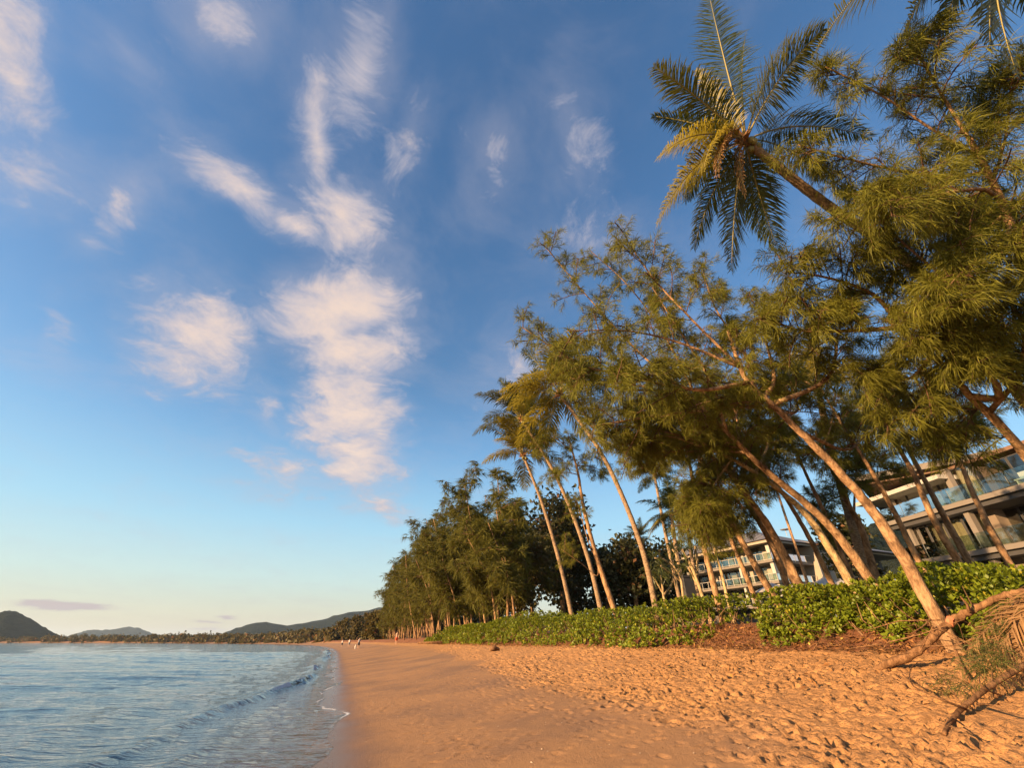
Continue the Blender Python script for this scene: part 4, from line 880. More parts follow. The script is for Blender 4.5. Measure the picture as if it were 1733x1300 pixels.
class Facade:
    """a wall line: origin o, unit e along it, outward normal n"""
    def __init__(s, root, o, e, n): s.root, s.o, s.e, s.n = root, np.asarray(o, float), unit(e), unit(n)
    def P(s, k, d, z): return s.o + s.e * k + s.n * d + UP * z
    def box(s, name, k0, k1, d0, d1, z0, z1, mat, parent=None, bev=0.0):
        return MB().box(s.P((k0 + k1) / 2, (d0 + d1) / 2, (z0 + z1) / 2), (abs(k1 - k0), abs(d1 - d0), z1 - z0), s.e, s.n, UP, bev).build(name, mat, parent or s.root)
    def window(s, k0, k1, d, z0, z1, mull=0.06, cur=False, mat=None):
        fr = MB()
        for (a, b, c, e_) in ((k0, k0 + mull, z0, z1), (k1 - mull, k1, z0, z1), (k0 + mull, k1 - mull, z0, z0 + mull), (k0 + mull, k1 - mull, z1 - mull, z1)):
            fr.box(s.P((a + b) / 2, d, (c + e_) / 2), (b - a, .08, e_ - c), s.e, s.n)
        w_ = fr.build('window', m_dark, s.root)
        s.box('pane', k0 + mull, k1 - mull, d - .012, d + .012, z0 + mull, z1 - mull, mat or m_glass, w_)
        if cur: c_ = curtain(w_, s.P(k0 + .05, d - .30, z0 + .05), s.e * (k1 - k0 - .1) * cur, z1 - z0 - .12, 0)
    def rail_glass(s, k0, k1, d, z, h=1.0, w=1.9):
        k = k0
        while k < k1 - .1:
            e_ = min(k + w, k1); s.box('glass_panel', k + .03, e_ - .03, d - .01, d + .01, z + .06, z + h, m_glass_g); k = e_
    def rail_bars(s, k0, k1, d, z, h=1.05, step=1.25):
        s.box('handrail', k0, k1, d - .03, d + .03, z + h - .06, z + h, m_white); s.box('bottom_rail', k0, k1, d - .025, d + .025, z + .10, z + .15, m_white)
        k = k0
        while k <= k1 + .01:
            s.box('post', k - .035, k + .035, d - .035, d + .035, z, z + h - .06, m_white)
            if k + step <= k1 + .01: s.box('rail_infill', k + .06, k + step - .06, d - .008, d + .008, z + .16, z + h - .08, m_glass_g)
            k += step

# -- right-hand building: stacked glass balconies
bB = empty('apartment_building'); tag(bB, 'modern apartment building with stacked green-glass balconies at the right', 'building')
HB = R(-5.2); eB = np.array((-math.sin(HB), -math.cos(HB), 0)) * 1.0; eB = np.array((0.0906, -0.9959, 0)); nB = np.array((-0.9959, -0.0906, 0))
cB = at_R(1502, 900, 47.0) * np.array((1, 1, 0)); B = Facade(bB, cB, eB, nB); LB = 34.0
FL = [3.75, 6.85, 9.95, 13.05]
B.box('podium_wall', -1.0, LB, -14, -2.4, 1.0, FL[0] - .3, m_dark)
B.box('back_wall', .5, LB, -9.0, -8.6, FL[0], FL[3], m_room)
B.box('end_wall', 1.2, 1.5, -8.6, -2.6, FL[0], FL[3], m_render)
for i, z in enumerate(FL[:3]):
    kl = (1.6, .35, 0)[i]
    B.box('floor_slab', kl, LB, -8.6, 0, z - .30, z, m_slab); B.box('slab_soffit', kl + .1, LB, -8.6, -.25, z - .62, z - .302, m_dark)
    if i: B.rail_glass(kl + .05, LB, -.08, z)
    zt = FL[i + 1] - .64
    k = kl + .5
    while k < LB - 1:
        B.window(k, k + 1.33, -2.4 if k > 6 else -1.15, z + .02, zt, .06, cur=(.98 if (k < 6 or (i == 0) or int(k * 3 + i * 5) % 4 == 0) else (.5 if int(k * 2 + i) % 3 == 0 else False))); k += 1.35
    for kc in (6.2, 17.6, 29.0):
        B.box('party_wall', kc, kc + .5, -6, -1.6, z, zt + .02, m_fin)
        B.box('column', kc - .5, kc - .14, -.9, -.5, z, zt + .02, m_slab)
    B.box('corner_column', kl + .55, kl + .85, -1.0, -.7, z, zt + .02, m_slab)
    B.box('side_glazing', kl + .30, kl + .34, -6.0, -2.5, z, zt, m_glass)
    curtain(bB, B.P(kl + .6, -5.8, z + .05), nB * 3.2, zt - z - .1, 0)
R1_, R2_ = at_R(1451, 814, 45.0), at_R(1740, 762, 45.4); zR = 13.1; er = unit((R2_ - R1_) * np.array((1, 1, 0))); nr = np.array((er[1], -er[0], 0)); nr = nr if nr @ nB > 0 else -nr
RF = Facade(bB, np.array((R1_[0], R1_[1], 0)), er, nr)
rf = RF.box('roof', 0, 30, -14, 0, zR, zR + .34, m_dark); RF.box('fascia', -.05, 30, .002, .06, zR - .06, zR + .40, m_slab, rf); RF.box('end_fascia', -.11, -.052, -14, .06, zR - .06, zR + .40, m_slab, rf)
RF.box('soffit', .4, 30, -13, -.5, zR - .30, zR - .004, m_brown); B.box('ceiling', .5, LB, -8.6, -2.2, FL[3] - .34, FL[3] - .10, m_brown)
B.box('top_ledge', -1.6, 6.0, -4, .3, FL[3] - 1.35, FL[3] - 1.05, m_white)
lou = MB()
for j in range(9): lou.box(B.P(24.4, -.35, FL[3] - 1.35 + j * .16), (3.6, .05, .10), eB, nB)
lou.build('louvre_screen', m_curtain, bB)
def chair(label, P, ang, mat=None):
    r = empty('balcony_chair'); tag(r, label, 'chair', 'chairs on the glass balcony'); X = np.array((math.cos(ang), math.sin(ang), 0)); Y = np.cross(UP, X); m = mat or m_wood
    MB().box(P + UP * .44, (.5, .5, .05), X, Y).build('seat', m, r); MB().box(P + UP * .72 - X * .24, (.05, .5, .5), X, Y).build('backrest', m, r)
    for a in (-1, 1):
        for b in (-1, 1): MB().box(P + X * a * .22 + Y * b * .22 + UP * .205, (.04, .04, .41), X, Y).build('leg', m, r)
for j, (k, lab) in enumerate(((10.2, 'leftmost pale chair on the middle glass balcony'), (11.6, 'second pale chair from left on the middle glass balcony'), (13.4, 'third pale chair from left on the middle glass balcony'), (14.8, 'rightmost pale chair on the middle glass balcony'))):
    chair(lab, B.P(k, -1.1, FL[1]), 2.0 + j * 1.3)
r = empty('balcony_bench'); tag(r, 'long pale bench seat on the top glass balcony', 'bench'); MB().box(B.P(11.2, -.9, FL[2] + .45), (3.4, .55, .08), eB, nB).build('seat', m_wood, r); MB().box(B.P(11.2, -1.2, FL[2] + .75), (3.4, .06, .45), eB, nB).build('backrest', m_wood, r)
for k in (9.6, 12.8): MB().box(B.P(k, -.9, FL[2] + .2), (.08, .5, .40), eB, nB).build('leg', m_wood, r)

# -- left-hand building: hipped roof, railed balconies, plain gable wall
bA = empty('hotel_building'); tag(bA, 'cream three-storey building with hipped roof and white railed balconies', 'building')
cA = at_R(1308, 950, 75.0) * np.array((1, 1, 0)); d1 = np.array((-0.4147, 0.91, 0)); n1 = np.array((-0.91, -0.4147, 0)); d2 = np.array((0.91, 0.4147, 0)); n2 = np.array((0.4147, -0.91, 0))
A1 = Facade(bA, cA, d1, n1); A2 = Facade(bA, cA, d2, n2); ZA = [3.1, 6.0, 8.9, 11.7, 14.4]; LA = 30.0
A1.box('ground_storey_wall', 2.2, LA, -12, -2.2, 1.0, ZA[1] - .3, m_room)
A1.box('back_wall', 2.2, LA, -12, -4.6, ZA[1] - .3, ZA[4], m_room)
for i in (1, 2, 3):
    z, zt = ZA[i], ZA[i + 1] - .35
    A1.box('floor_slab', 0, LA, -4.6, 0, z - .28, z, m_slab); A1.rail_bars(.1, LA - .1, -.08, z)
    A2.box('floor_slab', 0.01, 9.0, -2.3, -.01, z - .279, z - .001, m_slab); A2.rail_bars(.15, 8.8, -.1, z)
    k = 2.4
    while k < LA - 1.6:
        if int(k / 1.5) % 4 == 3: A1.box('wall_pier', k, k + 1.4, -2.5, -2.2, z, zt, m_render)
        else: A1.window(k, k + 1.45, -2.3, z + .02, zt, .07, cur=.98 if int(k * 7 + i * 3) % 3 else False)
        if int(k / 1.5) % 4 == 3: A1.box('column', k + .5, k + .85, -.7, -.35, z, zt + .07, m_white)
        k += 1.5
    A1.box('corner_column', .3, .85, -.95, -.4, z, zt + .07, m_white)
    for k in (1.2, 3.4, 5.6): A2.window(k + 1.2, k + 2.6, -2.1, z + .02, zt, .07, cur=.98 if k > 3 else False)
    A2.box('wall_panel', 2.2, 9.0, -2.9, -2.2, z, zt, m_render); A1.box('storey_beam', 0, LA, -2.6, -2.2, zt, ZA[i + 1] - .281, m_render)
gw = A2.box('gable_wall', 9.0, 17.6, -9, .6, 1.0, ZA[4] - .2, m_render)
A2.box('recess_wall', 17.6, 34, -9, -3.5, 1.0, ZA[4] - .4, m_dark)
for j in range(7): A2.box('screen_panel', 18.6 + j * 1.5, 19.5 + j * 1.5, -2.6 + .1 * (j % 2), -2.5 + .1 * (j % 2), 4.5, 9.5 - (j % 3), m_red)
for z in (6.3, 9.6): A2.box('walkway_slab', 17.62, 34, -3.5, -.4, z - .25, z, m_slab); A2.rail_bars(17.8, 33.8, -.5, z)
# hipped roof over the corner block, long ridge along the wing behind
def roofmesh(P, Fs, name, mat): return mesh_obj(name, np.array(P), Fs, mat, bA)
zE = ZA[4]; ov = .9
def A(k1, k2, z): return cA + d1 * k1 + d2 * k2 + UP * z      # along face 1, along face 2
P = [A(-ov, -ov, zE), A(LA, -ov, zE), A(LA, 13, zE), A(-ov, 13, zE), A(6, 6, zE + 2.9), A(LA - 6, 6, zE + 2.9)]
roofmesh(P, [(0, 4, 5, 1), (1, 5, 2), (2, 5, 4, 3), (3, 4, 0), (0, 1, 2, 3)], 'roof', m_roofm)
P = [A(-ov - .6, 8.6, zE - .05), A(-ov - .6, 36, zE - .05), A(11, 36, zE - .05), A(11, 8.6, zE - .05), A(4.5, 8.6, zE + 2.0), A(4.5, 36, zE + 2.0)]
roofmesh(P, [(0, 1, 5, 4), (2, 3, 4, 5), (1, 2, 5), (3, 0, 4), (3, 2, 1, 0)], 'wing_roof', m_roofm)
A1.box('eave_band', -.6, LA, -.9, .55, zE - .42, zE - .02, m_render); A2.box('eave_gutter', -.5, 34, .3, .5, zE - .30, zE - .10, m_white)
MB().tube([A(-.9, 9.4, zE - .2), A(-.9, 9.3, zE - .6), A(-.75, 8.9, zE - .9), A(-.75, 8.9, 4)], .06, 6).build('downpipe', m_white, bA)
dish = MB(); pd = A(3.0, 9.5, zE + 1.9); dish.tube([pd, pd + UP * .9], .05, 5); dish.tube([pd + UP * .9, pd + UP * .95, pd + UP * 1.05], [.05, .6, .75], 12); dish.build('roof_dish', m_metal, bA)
ribs = MB()
for j in range(22):                                       # standing seams on the seaward roof slope
    k = 1.0 + j * 1.3; h0 = A(k, -ov, zE + .03); top_f = 1.0 if 6 <= k <= LA - 6 else max(.05, min(1, (k + ov) / (6 + ov) if k < 6 else (LA - k) / 6)); h1 = A(k, -ov + (6 + ov) * top_f, zE + 2.9 * top_f + .03)
    ribs.tube([h0, h1], .035, 4)
ribs.build('roof_seams', m_metal, bA)

# -- terrace canopy, pillar and lamp post in front of the buildings
tcn_ = empty('terrace_canopy'); tag(tcn_, 'low flat terrace roof with pale edge behind the casuarina trunks', 'canopy')
o_c = at_R(1385, 992, 42.0) * np.array((1, 1, 0)); Tf = Facade(tcn_, o_c, np.array((.90, .30, 0)), np.array((.30, -.90, 0)))
Tf.box('roof', 0, 9.5, -5, 0, 4.55, 4.72, m_dark); Tf.box('fascia', -.05, 9.5, .002, .07, 4.45, 4.80, m_white)
for k in (.6, 4.6, 8.8): Tf.box('post', k, k + .16, -.5, -.34, 1.9, 4.55, m_white)
Tf.box('back_wall', .3, 9.2, -4.8, -4.6, 1.9, 4.55, m_dark)
def umbrella(label, px, py, dist, r_=1.7):
    u_ = empty('terrace_umbrella'); tag(u_, label, 'umbrella', 'terrace umbrellas'); c_ = at_R(px, py, dist); v = [c_ + UP * .75] + [c_ + np.array((math.cos(a), math.sin(a), 0)) * r_ for a in np.arange(8) * math.pi / 4]
    mesh_obj('shade', np.array(v + [p - UP * .03 for p in v]), [(0, 1 + i, 1 + (i + 1) % 8) for i in range(8)] + [(9, 10 + (i + 1) % 8, 10 + i) for i in range(8)], m_white, u_)
    MB().tube([np.array((c_[0], c_[1], 1.8)), c_ + UP * .8], .035, 6).build('pole', m_metal, u_)
umbrella('cream terrace umbrella beside the thick flared trunk', 1400, 998, 38.0); umbrella('cream terrace umbrella partly hidden by the pale mottled trunk', 1430, 1003, 37.0, 1.5); umbrella('cream terrace umbrella left of the thin leaning trunk', 1345, 1002, 40.0, 1.6); umbrella('cream terrace umbrella at the foot of the balconies', 1310, 1004, 43.0, 1.7)
pl = at_R(1166, 1005, 34.0) * np.array((1, 1, 0)); pr = empty('entrance_pillar'); tag(pr, 'dark square pillar standing at the path gap in the hedge', 'pillar')
MB().box(pl + UP * 3.6, (.85, .5, 3.5), (.95, .3, 0), (-.3, .95, 0), bev=.02).build('shaft', m_dark, pr); MB().box(pl + UP * 5.40, (.95, .6, .10), (.95, .3, 0), (-.3, .95, 0), bev=.01).build('cap', m_dark, pr)
lp = at_R(1366, 985, 30.0) * np.array((1, 1, 0)); lr = empty('pole'); tag(lr, 'thin tall post rising before the pale gable wall', 'pole')
MB().tube([lp + UP * 1.9, lp + UP * 5, lp + UP * 11.0], [.10, .08, .055], 8).build('shaft', m_bark, lr); MB().tube([lp + UP * 10.98, lp + UP * 11.06, lp + UP * 11.12], [.07, .09, .03], 8).build('cap', m_metal, lr)

# pandanus before the left balconies
def pandanus(label, paths, t0, seed, tuft=.8, mat=None, n=42):
    tr = Tree('pandanus_tree', label, 'tree', 'pandanus by the balconies', seed); g = tr.g; s0 = float(at_t(*paths[0][0], t0) @ U)
    for j, pth in enumerate(paths):
        P = [at_s(x, y, s0 + j * .15) for x, y in pth]
        if j == 0: P[0] = ST(s0, t0, h_profile(t0) - .1)
        tr.stem(P, .10 if j == 0 else .06, .05, m_bark_pale, 'trunk' if j == 0 else 'limb', 7, 14); e = P[-1]
        k = n; D = unit(g.normal(size=(k, 3)) + UP * .5); v, f = strips(np.repeat(e[None], k, 0) + D * .05, D, tuft * g.uniform(.7, 1.2, k), np.full(k, .065), 1.0, .1, g); tr.needles(v, f)
    return tr.finish(mat or m_palm)
pandanus('pandanus with bare forked limbs above the dark pillar', [[(1155, 1030), (1153, 985), (1140, 958)], [(1153, 985), (1133, 968), (1118, 958)], [(1153, 985), (1146, 945), (1138, 930)], [(1150, 975), (1128, 950), (1108, 945)]], 19.0, 301, 1.0)
pandanus('thin pale-stemmed pandanus right of the dark pillar', [[(1203, 1045), (1176, 972), (1154, 930)], [(1190, 1005), (1172, 975), (1165, 960)], [(1180, 985), (1180, 950), (1176, 925)]], 16.0, 302, .8)
pandanus('straight thin-stemmed palm-like pandanus before the balcony columns', [[(1233, 1020), (1222, 975), (1208, 925)]], 17.0, 303, 1.1)
pandanus('dark spiky pandanus clump behind the hedge at the path gap', [[(1125, 1030), (1122, 1000), (1118, 975)], [(1122, 1005), (1108, 980), (1100, 970)], [(1122, 1010), (1136, 990), (1140, 975)]], 20.0, 304, 1.2)

# ------------------------------------------------------------------ things lying on the beach
def on_sand(px, py):
    """where the sight line meets the sand"""
    r = np.array(pix_ray(px, py)); r = r / math.hypot(r[0], r[1]); lo, hi = 2.0, 400.0
    for k in range(60):
        m = (lo + hi) / 2; P = r * m + UP * EYE; s0, t0 = float(P @ U), float(P @ V) + float(curve_off(P @ U))
        if P[2] > h_profile(t0): lo = m
        else: hi = m
    P = r * lo + UP * EYE; s0, t0 = float(P @ U), float(P @ V) + float(curve_off(P @ U)); P[2] = float(sand_z(np.array([s0]), np.array([t0]))[0]); return P
g = np.random.default_rng(77)
m_drift = bark('driftwood', (0.060, 0.027, 0.014), (0.27, 0.145, 0.070), 13.0)
fb_ = empty('fallen_branch'); tag(fb_, 'thick bare fallen branch sloping from the bank down to the sand', 'branch')
pts = [on_sand(1478, 1136), on_sand(1500, 1134) + UP * .05, at_R(1545, 1107, 10.3), at_R(1588, 1070, 10.4), at_R(1622, 1045, 10.5), at_R(1662, 1025, 10.5), at_R(1702, 1007, 10.5), at_R(1760, 996, 10.5)]
C = spline(pts, 60) + g.normal(size=(60, 3)) * .006; r_ = np.interp(np.linspace(0, 1, 60), [0, .06, .2, .5, .8, 1], [.02, .042, .060, .056, .046, .04]) * (1 + .04 * g.normal(size=60))
v, f = tube(C, r_, 12, True, .12, 9); mesh_obj('trunk', v, f, m_drift, fb_, True)
sn = MB(); sn.tube([C[30], C[30] + np.array((-.02, -.08, .08))], [.06, .045], 7); sn.build('broken_stub', mat_plain('raw_wood', (.52, .17, .08), .8, .3, 20), fb_)
for a, b in (((1640, 1035), (1625, 1010)), ((1705, 1008), (1735, 1030)), ((1580, 1078), (1570, 1050))):
    MB().tube([at_R(*a, 10.4), at_R((a[0] + b[0]) / 2 + 4, (a[1] + b[1]) / 2, 10.3), at_R(*b, 10.2)], [.03, .02, .008], 5).build('side_twig', m_drift, fb_)

df = empty('dead_palm_frond'); tag(df, 'dry brown palm frond hanging over the bank at the right edge', 'palm frond')
for (a, b, lf, lift, ds) in (((1768, 985), (1688, 1112), .75, .06, 9.3), ((1775, 990), (1725, 1125), .7, .05, 9.0), ((1760, 1000), (1640, 1102), .6, .1, 9.7)):
    frond(df, at_R(*a, ds + .5), at_R(*b, ds), lift, m_palm_dead, g, lf, 58, .028, 1.7, .05, 'dry_frond', .022, rmat=m_drift)
sh = empty('dry_palm_sheath'); tag(sh, 'small upright broken palm sheath stuck in the sand', 'palm sheath')
p0 = on_sand(1636, 1156); MB().tube([p0 - UP * .03, p0 + UP * .16 + V * .03, p0 + UP * .38 + V * .07], [.075, .035, .018], 7).build('sheath', m_drift, sh)
MB().tube([p0 + V * .16 - UP * .02, p0 + UP * .2 + V * .10, p0 + UP * .36 + V * .08], [.03, .025, .012], 5).build('torn_strip', m_palm_dead, sh)

cb = Tree('fallen_casuarina_branch', 'fallen casuarina branch with green needle tufts at the right edge of the sand', 'branch', None, 88)
A_ = on_sand(1596, 1240); path = [A_ + UP * .02, on_sand(1612, 1222) + UP * .06, on_sand(1645, 1208) + UP * .10, on_sand(1700, 1190) + UP * .18, on_sand(1790, 1160) + UP * .26]
o, C = cb.stem(path, .018, .032, m_drift, 'stem', 7, 30)
for k, (pp, r0) in enumerate(([[(1640, 1212), (1600, 1205), (1560, 1178), (1556, 1150), (1566, 1132)], .014], [[(1660, 1205), (1690, 1212), (1720, 1216)], .016], [[(1690, 1192), (1700, 1165), (1706, 1150)], .022], [[(1700, 1190), (1680, 1180), (1678, 1160)], .012], [[(1640, 1210), (1620, 1180), (1600, 1150)], .010],
    [[(1615, 1222), (1618, 1245), (1632, 1262)], .009], [[(1650, 1208), (1640, 1190), (1590, 1180)], .009], [[(1530, 1148), (1565, 1162), (1600, 1165)], .008])):
    L = []
    for i, (x, y) in enumerate(pp): L.append(on_sand(x, y + (22 if i else 0)) + UP * (.06 + .16 * (i > 0) * (1 if k < 6 else .3)))
    cb.stem(L, r0, .004, m_drift, 'side_branch', 5, 16)
for (px, py, h_, n_) in ((1705, 1180, .34, 22), (1722, 1172, .42, 26), (1690, 1184, .30, 16), (1618, 1180, .14, 10), (1600, 1182, .10, 8), (1655, 1196, .16, 8), (1735, 1150, .55, 22), (1745, 1120, .62, 18), (1670, 1178, .22, 10)):
    c0 = on_sand(px, py); e = c0 + UP * h_; k = n_ * 7; D = unit(g.normal(size=(k, 3)) * .6 - V * .6 + UP * .15)
    cb.twigs(c0[None] + UP * .1, e[None], .008, .005)
    cb.needles(*strips(e + g.normal(size=(k, 3)) * .07, D, g.uniform(.14, .30, k), np.full(k, .007), .5, -.1, g))
cb.finish(mat_leaf('fallen_needles', (0.045, 0.06, 0.014), (0.12, 0.13, 0.03), .3, .6, 2.0), m_drift, 'needle_tufts')

for k in range(16):                                       # thin dry twigs tangled over the bank near the branch
    a = at_R(g.uniform(1490, 1740), g.uniform(1040, 1110), 10.0); b2 = a + g.normal(size=3) * np.array((.5, .5, .22)); b2[2] = max(b2[2], 1.2)
    MB().tube([a, (a + b2) / 2 + g.normal(size=3) * .08, b2], [.010, .008, .003], 4).build('thin_twig', m_drift, fb_)

# leaf litter, sticks and roots on the bank
def bank_pts(n, s0, s1, t0, t1):
    s_ = g.uniform(s0, s1, n); t_q = t0 + (t1 - t0) * g.beta(2.0, 1.6, n); z_ = sand_z(s_, t_q); return s_[:, None] * U + (t_q - curve_off(s_))[:, None] * V + z_[:, None] * UP
n = 5200; P = np.concatenate([bank_pts(n, -2.5, 13, 9.75, 11.3), bank_pts(1800, 13, 50, 9.4, 10.4), bank_pts(260, 1, 14, 6.5, 9.9)]) + UP * .012
N = UP + g.normal(size=P.shape) * .45; v, f = leaves(P, N, g.uniform(.06, .15, len(P)), g.uniform(.03, .06, len(P)), g, .3)
m_lit = mat_leaf('dry_leaves', (0.16, 0.062, 0.025), (0.40, 0.20, 0.075), .15, .8, 3.0, None, .1, (.5, .36, .09))
lit = mesh_obj('leaf_litter', v, f, m_lit); tag(lit, 'brown dry leaves strewn over the bank below the hedge', 'leaf litter', kind='stuff')
P0 = np.concatenate([bank_pts(900, -2, 12.5, 9.75, 11.0), bank_pts(90, 12, 34, 9.4, 10.2)]) + UP * .015; dv = g.normal(size=P0.shape) * np.array((1, 1, .35)); L = g.uniform(.15, .75, len(P0))[:, None]; M = P0 + unit(dv) * L * .5 + UP * .03; P1 = M + unit(dv + g.normal(size=dv.shape) * .35) * L * .5 - UP * .02
rs = g.uniform(.004, .013, len(P0)); v1, f1 = prisms(P0, M, rs, rs * .8); v2, f2 = prisms(M, P1, rs * .8, rs * .4)
stk = mesh_obj('fallen_sticks', np.concatenate([v1, v2]), np.concatenate([f1, f2 + len(v1)]), m_drift); tag(stk, 'thin dry sticks and roots tangled on the bank', 'sticks', kind='stuff')
# flecks of shell and weed on the firm sand
n = 900; s_ = 3 + 22 * g.random(n) ** 1.6; t_q = g.uniform(.7, 6, n); P = s_[:, None] * U + t_q[:, None] * V + (sand_z(s_, t_q) + .004)[:, None] * UP
v, f = leaves(P, UP + g.normal(size=P.shape) * .3, g.uniform(.012, .04, n), g.uniform(.008, .022, n), g)
fl = mesh_obj('beach_debris', v, f, mat_leaf('debris_flecks', (0.10, 0.05, 0.03), (0.62, 0.48, 0.34), .05, .8, 9.0)); tag(fl, 'small flecks of shell and weed on the firm sand', 'beach debris', kind='stuff')

dw = on_sand(836, 1103); dr = empty('driftwood'); tag(dr, 'short driftwood lump on the sand in front of the far hedge', 'driftwood')
MB().tube([dw - U * .1 - V * .25 + UP * .05, dw + UP * .16, dw + V * .32 + UP * .10], [.06, .16, .05], 8).build('log', m_drift, dr, True); MB().tube([dw + UP * .12, dw + UP * .36 + V * .08, dw + UP * .42 + V * .25], [.06, .05, .02], 6).build('knob', m_drift, dr, True)
dl = on_sand(745, 1091); dr = empty('driftwood'); tag(dr, 'long low driftwood log by the small separate bush', 'driftwood'); MB().tube([dl - V * 2.2 + UP * .1, dl + UP * .16, dl + V * 1.8 + UP * .12], [.09, .14, .08], 8).build('log', m_drift, dr, True)

# ------------------------------------------------------------------ people and a dog far along the beach
def skin_body(name, joints, edges, radii, mat, parent, sub=1):
    me = bpy.data.meshes.new(name); me.from_pydata([tuple(map(float, j)) for j in joints], edges, []); o = bpy.data.objects.new(name, me); COL.objects.link(o); o.parent = parent; me.materials.append(mat)
    mod = o.modifiers.new('skin', 'SKIN'); mod.use_smooth_shade = True
    sk = me.skin_vertices[0].data if me.skin_vertices else None
    if sk is None:
        bm = bmesh.new(); bm.from_mesh(me); bm.verts.layers.skin.verify(); bm.to_mesh(me); bm.free(); sk = me.skin_vertices[0].data
    for k, r in enumerate(radii): sk[k].radius = r if isinstance(r, tuple) else (r, r)
    sk[0].use_root = True
    sm = o.modifiers.new('smooth', 'SUBSURF'); sm.levels = sm.render_levels = sub; return o
m_skin = mat_plain('skin', (0.46, 0.27, 0.18), .6, .1); m_hair = mat_plain('hair', (0.05, 0.03, 0.02), .8, .2)
def person(label, P, head, cloth_top, cloth_low, stride=.22, H=1.7, bare=False):
    """walker: X across the body, Yd walking direction"""
    r = empty('person'); tag(r, label, 'person', 'people walking far along the beach'); Yd = unit(head); X = np.cross(Yd, UP); k = H / 1.7
    J = lambda x, y, z: P + (X * x + Yd * y + UP * z) * k
    j = [J(0, 0, .93), J(0, 0, 1.12), J(0, .01, 1.32), J(0, .02, 1.45), J(0, .04, 1.54), J(0, .05, 1.66),
         J(.17, .01, 1.40), J(.22, -.10, 1.14), J(.23, .02, .92), J(.23, .06, .82), J(-.17, .01, 1.40), J(-.22, .10, 1.14), J(-.23, .22, .95), J(-.23, .28, .87),
         J(.10, 0, .88), J(.11, stride * .7, .48), J(.11, stride, .07), J(.11, stride + .16, .03), J(-.10, 0, .88), J(-.11, -stride * .3, .48), J(-.11, -stride * 1.1, .09), J(-.11, -stride * 1.1 + .15, .03)]
    e = [(0, 1), (1, 2), (2, 3), (3, 4), (4, 5), (3, 6), (6, 7), (7, 8), (8, 9), (3, 10), (10, 11), (11, 12), (12, 13), (0, 14), (14, 15), (15, 16), (16, 17), (0, 18), (18, 19), (19, 20), (20, 21)]
    rd = [.13, .12, .14, .09, .055, .095, .055, .042, .033, .035, .055, .042, .033, .035, .085, .058, .04, .035, .085, .058, .04, .035]
    skin_body('body', j, e, [q * k for q in rd], m_skin, r)
    hm = MB(); hm.tube([J(0, .03, 1.62), J(0, .03, 1.70), J(0, .04, 1.755), J(0, .05, 1.775)], [.10 * k, .11 * k, .09 * k, .03 * k], 8); hm.build('hair', m_hair, r, True)
    if not bare: MB().tube([J(0, 0, .90), J(0, 0, 1.1), J(0, .01, 1.3), J(0, .02, 1.42)], [.165 * k, .155 * k, .185 * k, .13 * k], 10).build('shirt', cloth_top, r, True)
    sh_ = MB(); sh_.tube([J(0, 0, 1.0), J(0, 0, .86)], [.165 * k, .185 * k], 10); sh_.tube([J(.10, 0, .90), J(.11, stride * .6, .52)], [.11 * k, .085 * k], 8); sh_.tube([J(-.10, 0, .90), J(-.11, -stride * .28, .52)], [.11 * k, .085 * k], 8); sh_.build('shorts', cloth_low, r, True)
    return r
mw = mat_plain('white_cloth', (.65, .6, .55), .9, .05); mo = mat_plain('red_cloth', (.55, .10, .04), .9, .1); mg = mat_plain('grey_cloth', (.22, .22, .25), .9, .1); mdk = mat_plain('dark_cloth', (.04, .04, .06), .9, .1)
person('person in a white top walking at the water edge, leftmost', on_sand(578, 1096), -U, mw, mdk); person('person in pale clothes walking right of the leftmost person', on_sand(590, 1096), U, mw, mg)
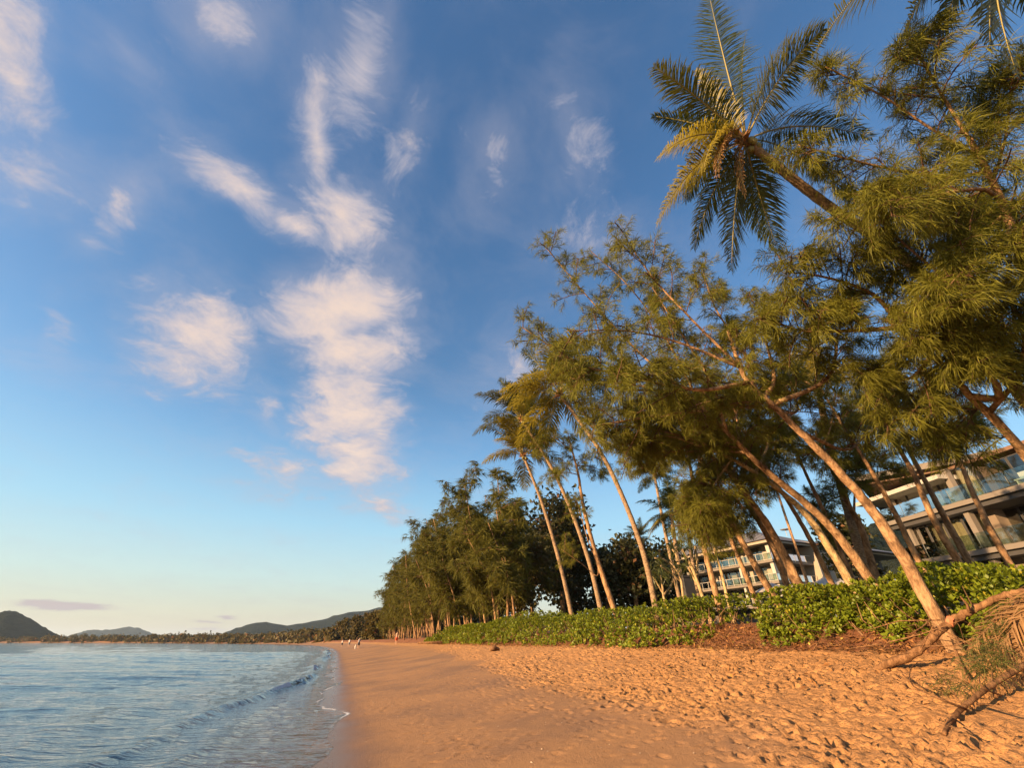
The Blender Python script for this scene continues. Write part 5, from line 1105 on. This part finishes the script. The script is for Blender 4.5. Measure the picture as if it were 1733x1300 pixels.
person('person in grey walking a pale dog on the sand', on_sand(606, 1098.5), -U, mg, mdk); person('bare-chested person in red shorts at the foot of the grove', on_sand(670, 1092), -U, mo, mo, bare=True)
dgp = on_sand(601, 1099.5); dgr = empty('dog'); tag(dgr, 'small pale dog beside the person in grey', 'dog'); Yd = -U; X = V
J = lambda x, y, z: dgp + X * x + Yd * y + UP * z
jd = [J(0, 0, .45), J(0, .25, .47), J(0, .42, .60), J(0, .52, .68), J(0, .66, .63), J(0, -.25, .46), J(0, -.42, .55), J(0, -.52, .66), J(.09, .25, .38), J(.09, .26, .2), J(.09, .28, .03), J(-.09, .25, .38), J(-.09, .28, .2), J(-.09, .34, .03), J(.09, -.27, .38), J(.09, -.22, .26), J(.09, -.32, .16), J(.09, -.30, .03), J(-.09, -.27, .38), J(-.09, -.18, .26), J(-.09, -.28, .16), J(-.09, -.26, .03)]
ed = [(0, 1), (1, 2), (2, 3), (3, 4), (0, 5), (5, 6), (6, 7), (1, 8), (8, 9), (9, 10), (1, 11), (11, 12), (12, 13), (5, 14), (14, 15), (15, 16), (16, 17), (5, 18), (18, 19), (19, 20), (20, 21)]
skin_body('body', jd, ed, [.12, .14, .075, .085, .04, .105, .03, .015, .06, .035, .03, .06, .035, .03, .07, .045, .028, .028, .07, .045, .028, .028], mw, dgr)
er = MB(); er.tube([J(.05, .48, .73), J(.08, .44, .62)], [.04, .015], 5); er.tube([J(-.05, .48, .73), J(-.08, .44, .62)], [.04, .015], 5); er.build('ears', m_hair, dgr)

# ------------------------------------------------------------------ sea haze
hb = MB().box((0, 0, 72), (15600, 15600, 162)).build('haze', None); tag(hb, 'thin sea haze over the bay', kind='stuff')
mh = bpy.data.materials.new('haze_air'); mh.use_nodes = True; th = NT(mh.node_tree); th.n.clear()
pv = th.node('ShaderNodeVolumePrincipled'); pv.inputs['Color'].default_value = (0.62, 0.80, 1.0, 1); pv.inputs['Density'].default_value = 0.00008; pv.inputs['Anisotropy'].default_value = 0.2
oo = th.node('ShaderNodeOutputMaterial'); th.link(pv.outputs[0], oo.inputs[1]); hb.data.materials.append(mh)
